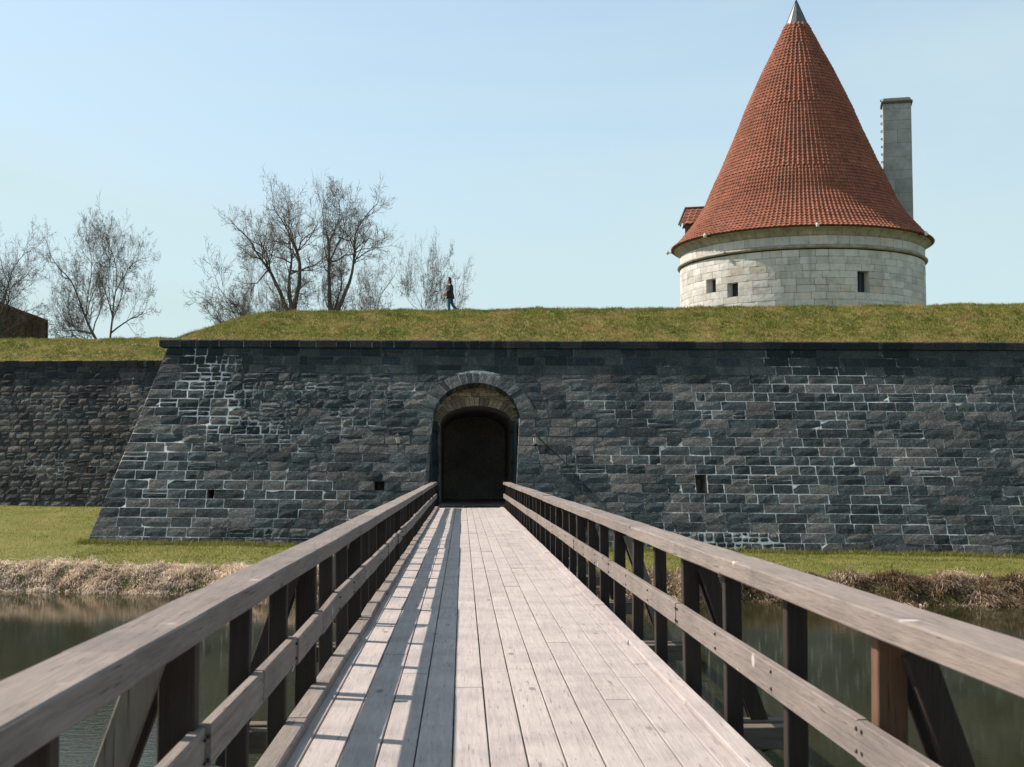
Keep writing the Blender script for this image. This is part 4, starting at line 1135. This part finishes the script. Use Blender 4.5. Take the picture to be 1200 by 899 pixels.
be = [(0, 1), (1, 2), (2, 3), (3, 4), (4, 5), (5, 6), (6, 7), (3, 8), (8, 9), (9, 10), (10, 11), (3, 12), (12, 13), (13, 14), (14, 15), (0, 16), (16, 17), (17, 18), (0, 19), (19, 20), (20, 21)]
skin2('body', body, be, M['skin'], PR)
def loft(name, rings, mat, parent, n=14):
    V = []; F = []
    for (x_, z_, rx, ry) in rings:
        for i in range(n): a_ = 2*pi*i/n; V.append((x_+rx*cos(a_), ry*sin(a_), z_))
    for j in range(len(rings)-1):
        for i in range(n): q_ = (i+1) % n; F.append((j*n+i, j*n+q_, (j+1)*n+q_, (j+1)*n+i))
    F.append(tuple(reversed(range(n)))); F.append(tuple((len(rings)-1)*n+i for i in range(n)))
    me = bpy.data.meshes.new(name); me.from_pydata(V, [], F); me.materials.append(mat); me.polygons.foreach_set('use_smooth', [True]*len(F))
    o = bpy.data.objects.new(name, me); COL.objects.link(o); o.parent = parent; return o
loft('jacket', [(.02, .76, .20, .215), (.01, .90, .19, .21), (0, 1.05, .165, .19), (-.01, 1.25, .175, .205), (-.015, 1.38, .165, .21), (-.02, 1.46, .12, .15), (-.03, 1.52, .075, .085), (-.035, 1.55, .07, .08)], M['jacket'], PR)
for idx in ((8, 9, 10), (12, 13, 14)):
    skin2('sleeve', [(body[i][0], body[i][1], body[i][2], body[i][3]+.025) for i in idx], [(0, 1), (1, 2)], M['jacket'], PR)
skin2('hood', [(.02, 0, 1.50, .075), (.055, 0, 1.56, .06)], [(0, 1)], M['jacket'], PR, 1)
jn = [(0, 0, .90, (.115, .115))] + [(body[i][0], body[i][1], body[i][2], body[i][3]+.018) for i in (16, 17, 18, 19, 20, 21)]
skin2('jeans', jn, [(0, 1), (1, 2), (2, 3), (0, 4), (4, 5), (5, 6)], M['jeans'], PR)
skin2('hair', [(-.055, 0, 1.70, (.092, .085)), (-.03, 0, 1.78, (.07, .065)), (-.01, 0, 1.66, (.07, .07)), (.03, 0, 1.54, (.05, .05))], [(0, 1), (0, 2), (2, 3)], M['hair'], PR)
skin2('nose', [(-.15, 0, 1.665, .012), (-.168, 0, 1.65, .014)], [(0, 1)], M['skin'], PR, 1)
for y_ in (-.21, -.19): pass
for hy, hx, hz in ((-.19, -.22, .99), (.17, -.24, 1.07)):
    for k in range(4):
        mb = MB(); a = Vector((hx-.02, hy-.025+.017*k, hz)); mb.tube([a, a+Vector((-.045, 0, -.01)), a+Vector((-.06, 0, -.04+.003*k))], [.011, .010, .008], 5); mb.build('finger', M['skin'], PR).location = (0, 0, 0)
    mb = MB(); a = Vector((hx, hy+(.03 if hy < 0 else -.03), hz+.01)); mb.tube([a, a+Vector((-.03, .01, .015)), a+Vector((-.05, .0, .0))], [.012, .011, .009], 5); mb.build('thumb', M['skin'], PR).location = (0, 0, 0)
skin2('shoe', [(-.02, -.09, .06, .045), (-.12, -.09, .045, .04), (-.19, -.09, .035, .03)], [(0, 1), (1, 2)], M['shoe'], PR, 1)
skin2('shoe', [(.43, .09, .13, .042), (.42, .09, .06, .042), (.37, .09, .03, .028)], [(0, 1), (1, 2)], M['shoe'], PR, 1)
bag = skin2('beige_bag', [(-.24, -.12, 1.10, (.06, .10)), (-.25, -.12, .98, (.085, .12)), (-.24, -.12, .86, (.06, .10))], [(0, 1), (1, 2)], M['beige'], None, 2)
bag.location = (PX, PY, PZ); tag(bag, 'beige bag held in front of the walking person in blue jeans', 'bag')

# ------------------------------------------------------------------ grass
def nfield(x, y, s, seed):
    return np.array([noise.noise(Vector((a*s, b_*s, seed))) for a, b_ in zip(x, y)])
def blades(name, X, Y, Z, hmin, hmax, wmin, wmax, lean, mat, label, drift=(0, 0), rn=None, hx=None):
    n = len(X); h = rng.uniform(hmin, hmax, n) * (hx if hx is not None else 1); w = rng.uniform(wmin, wmax, n); a = rng.uniform(0, 2*pi, n)
    lx = rng.normal(0, lean, n)*h + drift[0]*h; ly = rng.normal(0, lean, n)*h + drift[1]*h
    V = np.empty((n, 3, 3)); V[:, 0] = np.stack([X-w*np.cos(a), Y-w*np.sin(a), Z-.02], 1); V[:, 1] = np.stack([X+w*np.cos(a), Y+w*np.sin(a), Z-.02], 1); V[:, 2] = np.stack([X+lx, Y+ly, Z+h], 1)
    r = rng.uniform(0, 1, n) if rn is None else np.clip(rn, 0, 1)
    o = mesh_np(name, V.reshape(-1, 3), 3, mat, r); o['kind'] = 'stuff'; o['label'] = label; o['category'] = 'grass'; return o
def cluster(n, x0, x1, y0, y1, per, sig):
    m_ = n//per; cx = rng.uniform(x0, x1, m_); cy = rng.uniform(y0, y1, m_)
    X = np.repeat(cx, per)+rng.normal(0, sig, m_*per); Y = np.repeat(cy, per)+rng.normal(0, sig, m_*per); return X, Y, np.repeat(rng.uniform(0, 1, m_), per)
# meadow strip
X, Y, c = cluster(90000, -28, 26, 0, 1, 6, .07)
yb = np.array([bank_y(x) for x in X]); yt = np.where(X < -14.2, 64.6, np.array([wall_y(x, -1.5) for x in X]))
Y = yb+.8+(yt-yb-.8)*np.clip(rng.uniform(0, 1, len(X)), 0, 1)
Z = np.array([terr(x, y) for x, y in zip(X, Y)]); nf_ = nfield(X, Y, .5, 3)
blades('meadow_grass', X, Y, Z, .03, .085, .006, .014, .35, M['blade'], 'short green spring grass between the moat and the walls', rn=.45+.5*nf_+.25*rng.normal(0, 1, len(X)))
# lush strip of weeds along the wall foot
X, Y, c = cluster(26000, -15, 26, 0, 1, 10, .10)
Y = np.array([wall_y(x, -1.6) for x in X]) - np.abs(rng.normal(.1, .35, len(X))) - .1
Z = np.array([terr(x, y) for x, y in zip(X, Y)])
blades('wall_foot_weeds', X, Y, Z, .06, .24, .010, .024, .5, M['blade'], 'taller green weeds along the foot of the bastion wall', rn=.55+.25*rng.normal(0, 1, len(X)), hx=.25+.9*c)
# rampart slopes
def slope_grass(name, xa, xb, yf, zf, depth, n, label):
    X, Y, c = cluster(n, xa, xb, 0, 1, 7, .07); Y = np.array([yf(x) for x in X])+.02+depth*rng.uniform(0, 1, len(X))
    Z = np.array([zf(x, y) for x, y in zip(X, Y)]); nf_ = nfield(X, Y, .8, 5); n2 = nfield(X, Y, 2.6, 8)
    edge = np.clip(1-(Y-np.array([yf(x) for x in X]))/.7, 0, 1)
    blades(name, X, Y, Z, .04, .15, .008, .018, .6, M['blade_slope'], label, rn=.42+.75*nf_+.55*n2+.4*edge+.18*rng.normal(0, 1, len(X)), hx=.7+.8*np.clip(n2+.3, 0, 1))
slope_grass('rampart_grass', -12.9, 27, lambda x: wall_y(x, wall_zt(x))+.3, ramp_z, 6.6, 130000, 'rough olive and straw coloured grass on the bastion rampart slope')
slope_grass('curtain_rampart_grass', -46, -11, lambda x: cur_y(x, 7.2)+.3, ramp2_z, 5.6, 80000, 'rough olive grass on the farther rampart at the left')
# dead straw on the moat bank
def straw(n, label):
    per = 14; m_ = n//per; n = m_*per
    cx = rng.uniform(-26, 26, m_); ct = rng.beta(1.3, 1.5, m_)*1.55-.25
    X = np.repeat(cx, per)+rng.normal(0, .09, n); t_ = np.repeat(ct, per)+rng.normal(0, .05, n)
    Y = np.array([bank_y(x) for x in X])+t_
    Z = np.maximum(np.array([terr(x, y) for x, y in zip(X, Y)]), -2.60)
    ca = rng.normal(-pi/2, 1.7, m_); a = np.repeat(ca, per)+rng.normal(0, .55, n)
    big = .55+1.1*np.clip(nfield(X, Y, 1.3, 2)+.35, 0, 1)
    L = rng.uniform(.10, .34, n)*big; rise = np.clip(np.repeat(rng.beta(1.2, 2.2, m_), per)+rng.normal(0, .15, n), .02, 1.2)
    w = rng.uniform(.005, .012, n); dx, dy = np.cos(a), np.sin(a)
    P0 = np.stack([X, Y, Z-.03], 1); P1 = P0+np.stack([dx*L*.45, dy*L*.45, L*(.15+.75*rise)], 1); P2 = P1+np.stack([dx*L*.55, dy*L*.55, L*(.5*rise-.45)], 1)
    sidev = np.stack([-dy*w, dx*w, w*.3], 1)
    V = np.empty((n, 2, 4, 3)); V[:, 0, 0] = P0-sidev; V[:, 0, 1] = P0+sidev; V[:, 0, 2] = P1+sidev*.8; V[:, 0, 3] = P1-sidev*.8
    V[:, 1, 0] = P1-sidev*.8; V[:, 1, 1] = P1+sidev*.8; V[:, 1, 2] = P2+sidev*.2; V[:, 1, 3] = P2-sidev*.2
    rn = .52+.55*nfield(X, Y, .8, 6)+np.repeat(rng.normal(0, .24, m_), per)+.12*rng.normal(0, 1, n)+.24-.66*np.clip((X+2)/10, 0, 1)
    o = mesh_np('bank_straw', V.reshape(-1, 3), 4, M['straw'], np.repeat(np.clip(rn, 0, 1), 2)); o['kind'] = 'stuff'; o['label'] = label; o['category'] = 'dry grass'
straw(150000, 'matted dead straw hanging over the far moat bank')
# a few tall dry stalks on the left bank
for (x, h, lx, lab) in ((-10.3, 1.25, .05, 'tall pale dry stalk standing upright on the left moat bank'), (-9.7, 1.5, .75, 'long dry stalk leaning to the right on the left moat bank')):
    y = bank_y(x)+.2; z = terr(x, y); mb = MB(); mb.tube([(x, y, z-.05), (x+lx*.4, y, z+h*.55), (x+lx, y, z+h)], [.013, .010, .006], 5)
    tag(mb.build('dry_stalk', M['straw']), lab, 'plant', 'dry stalks on the moat bank')
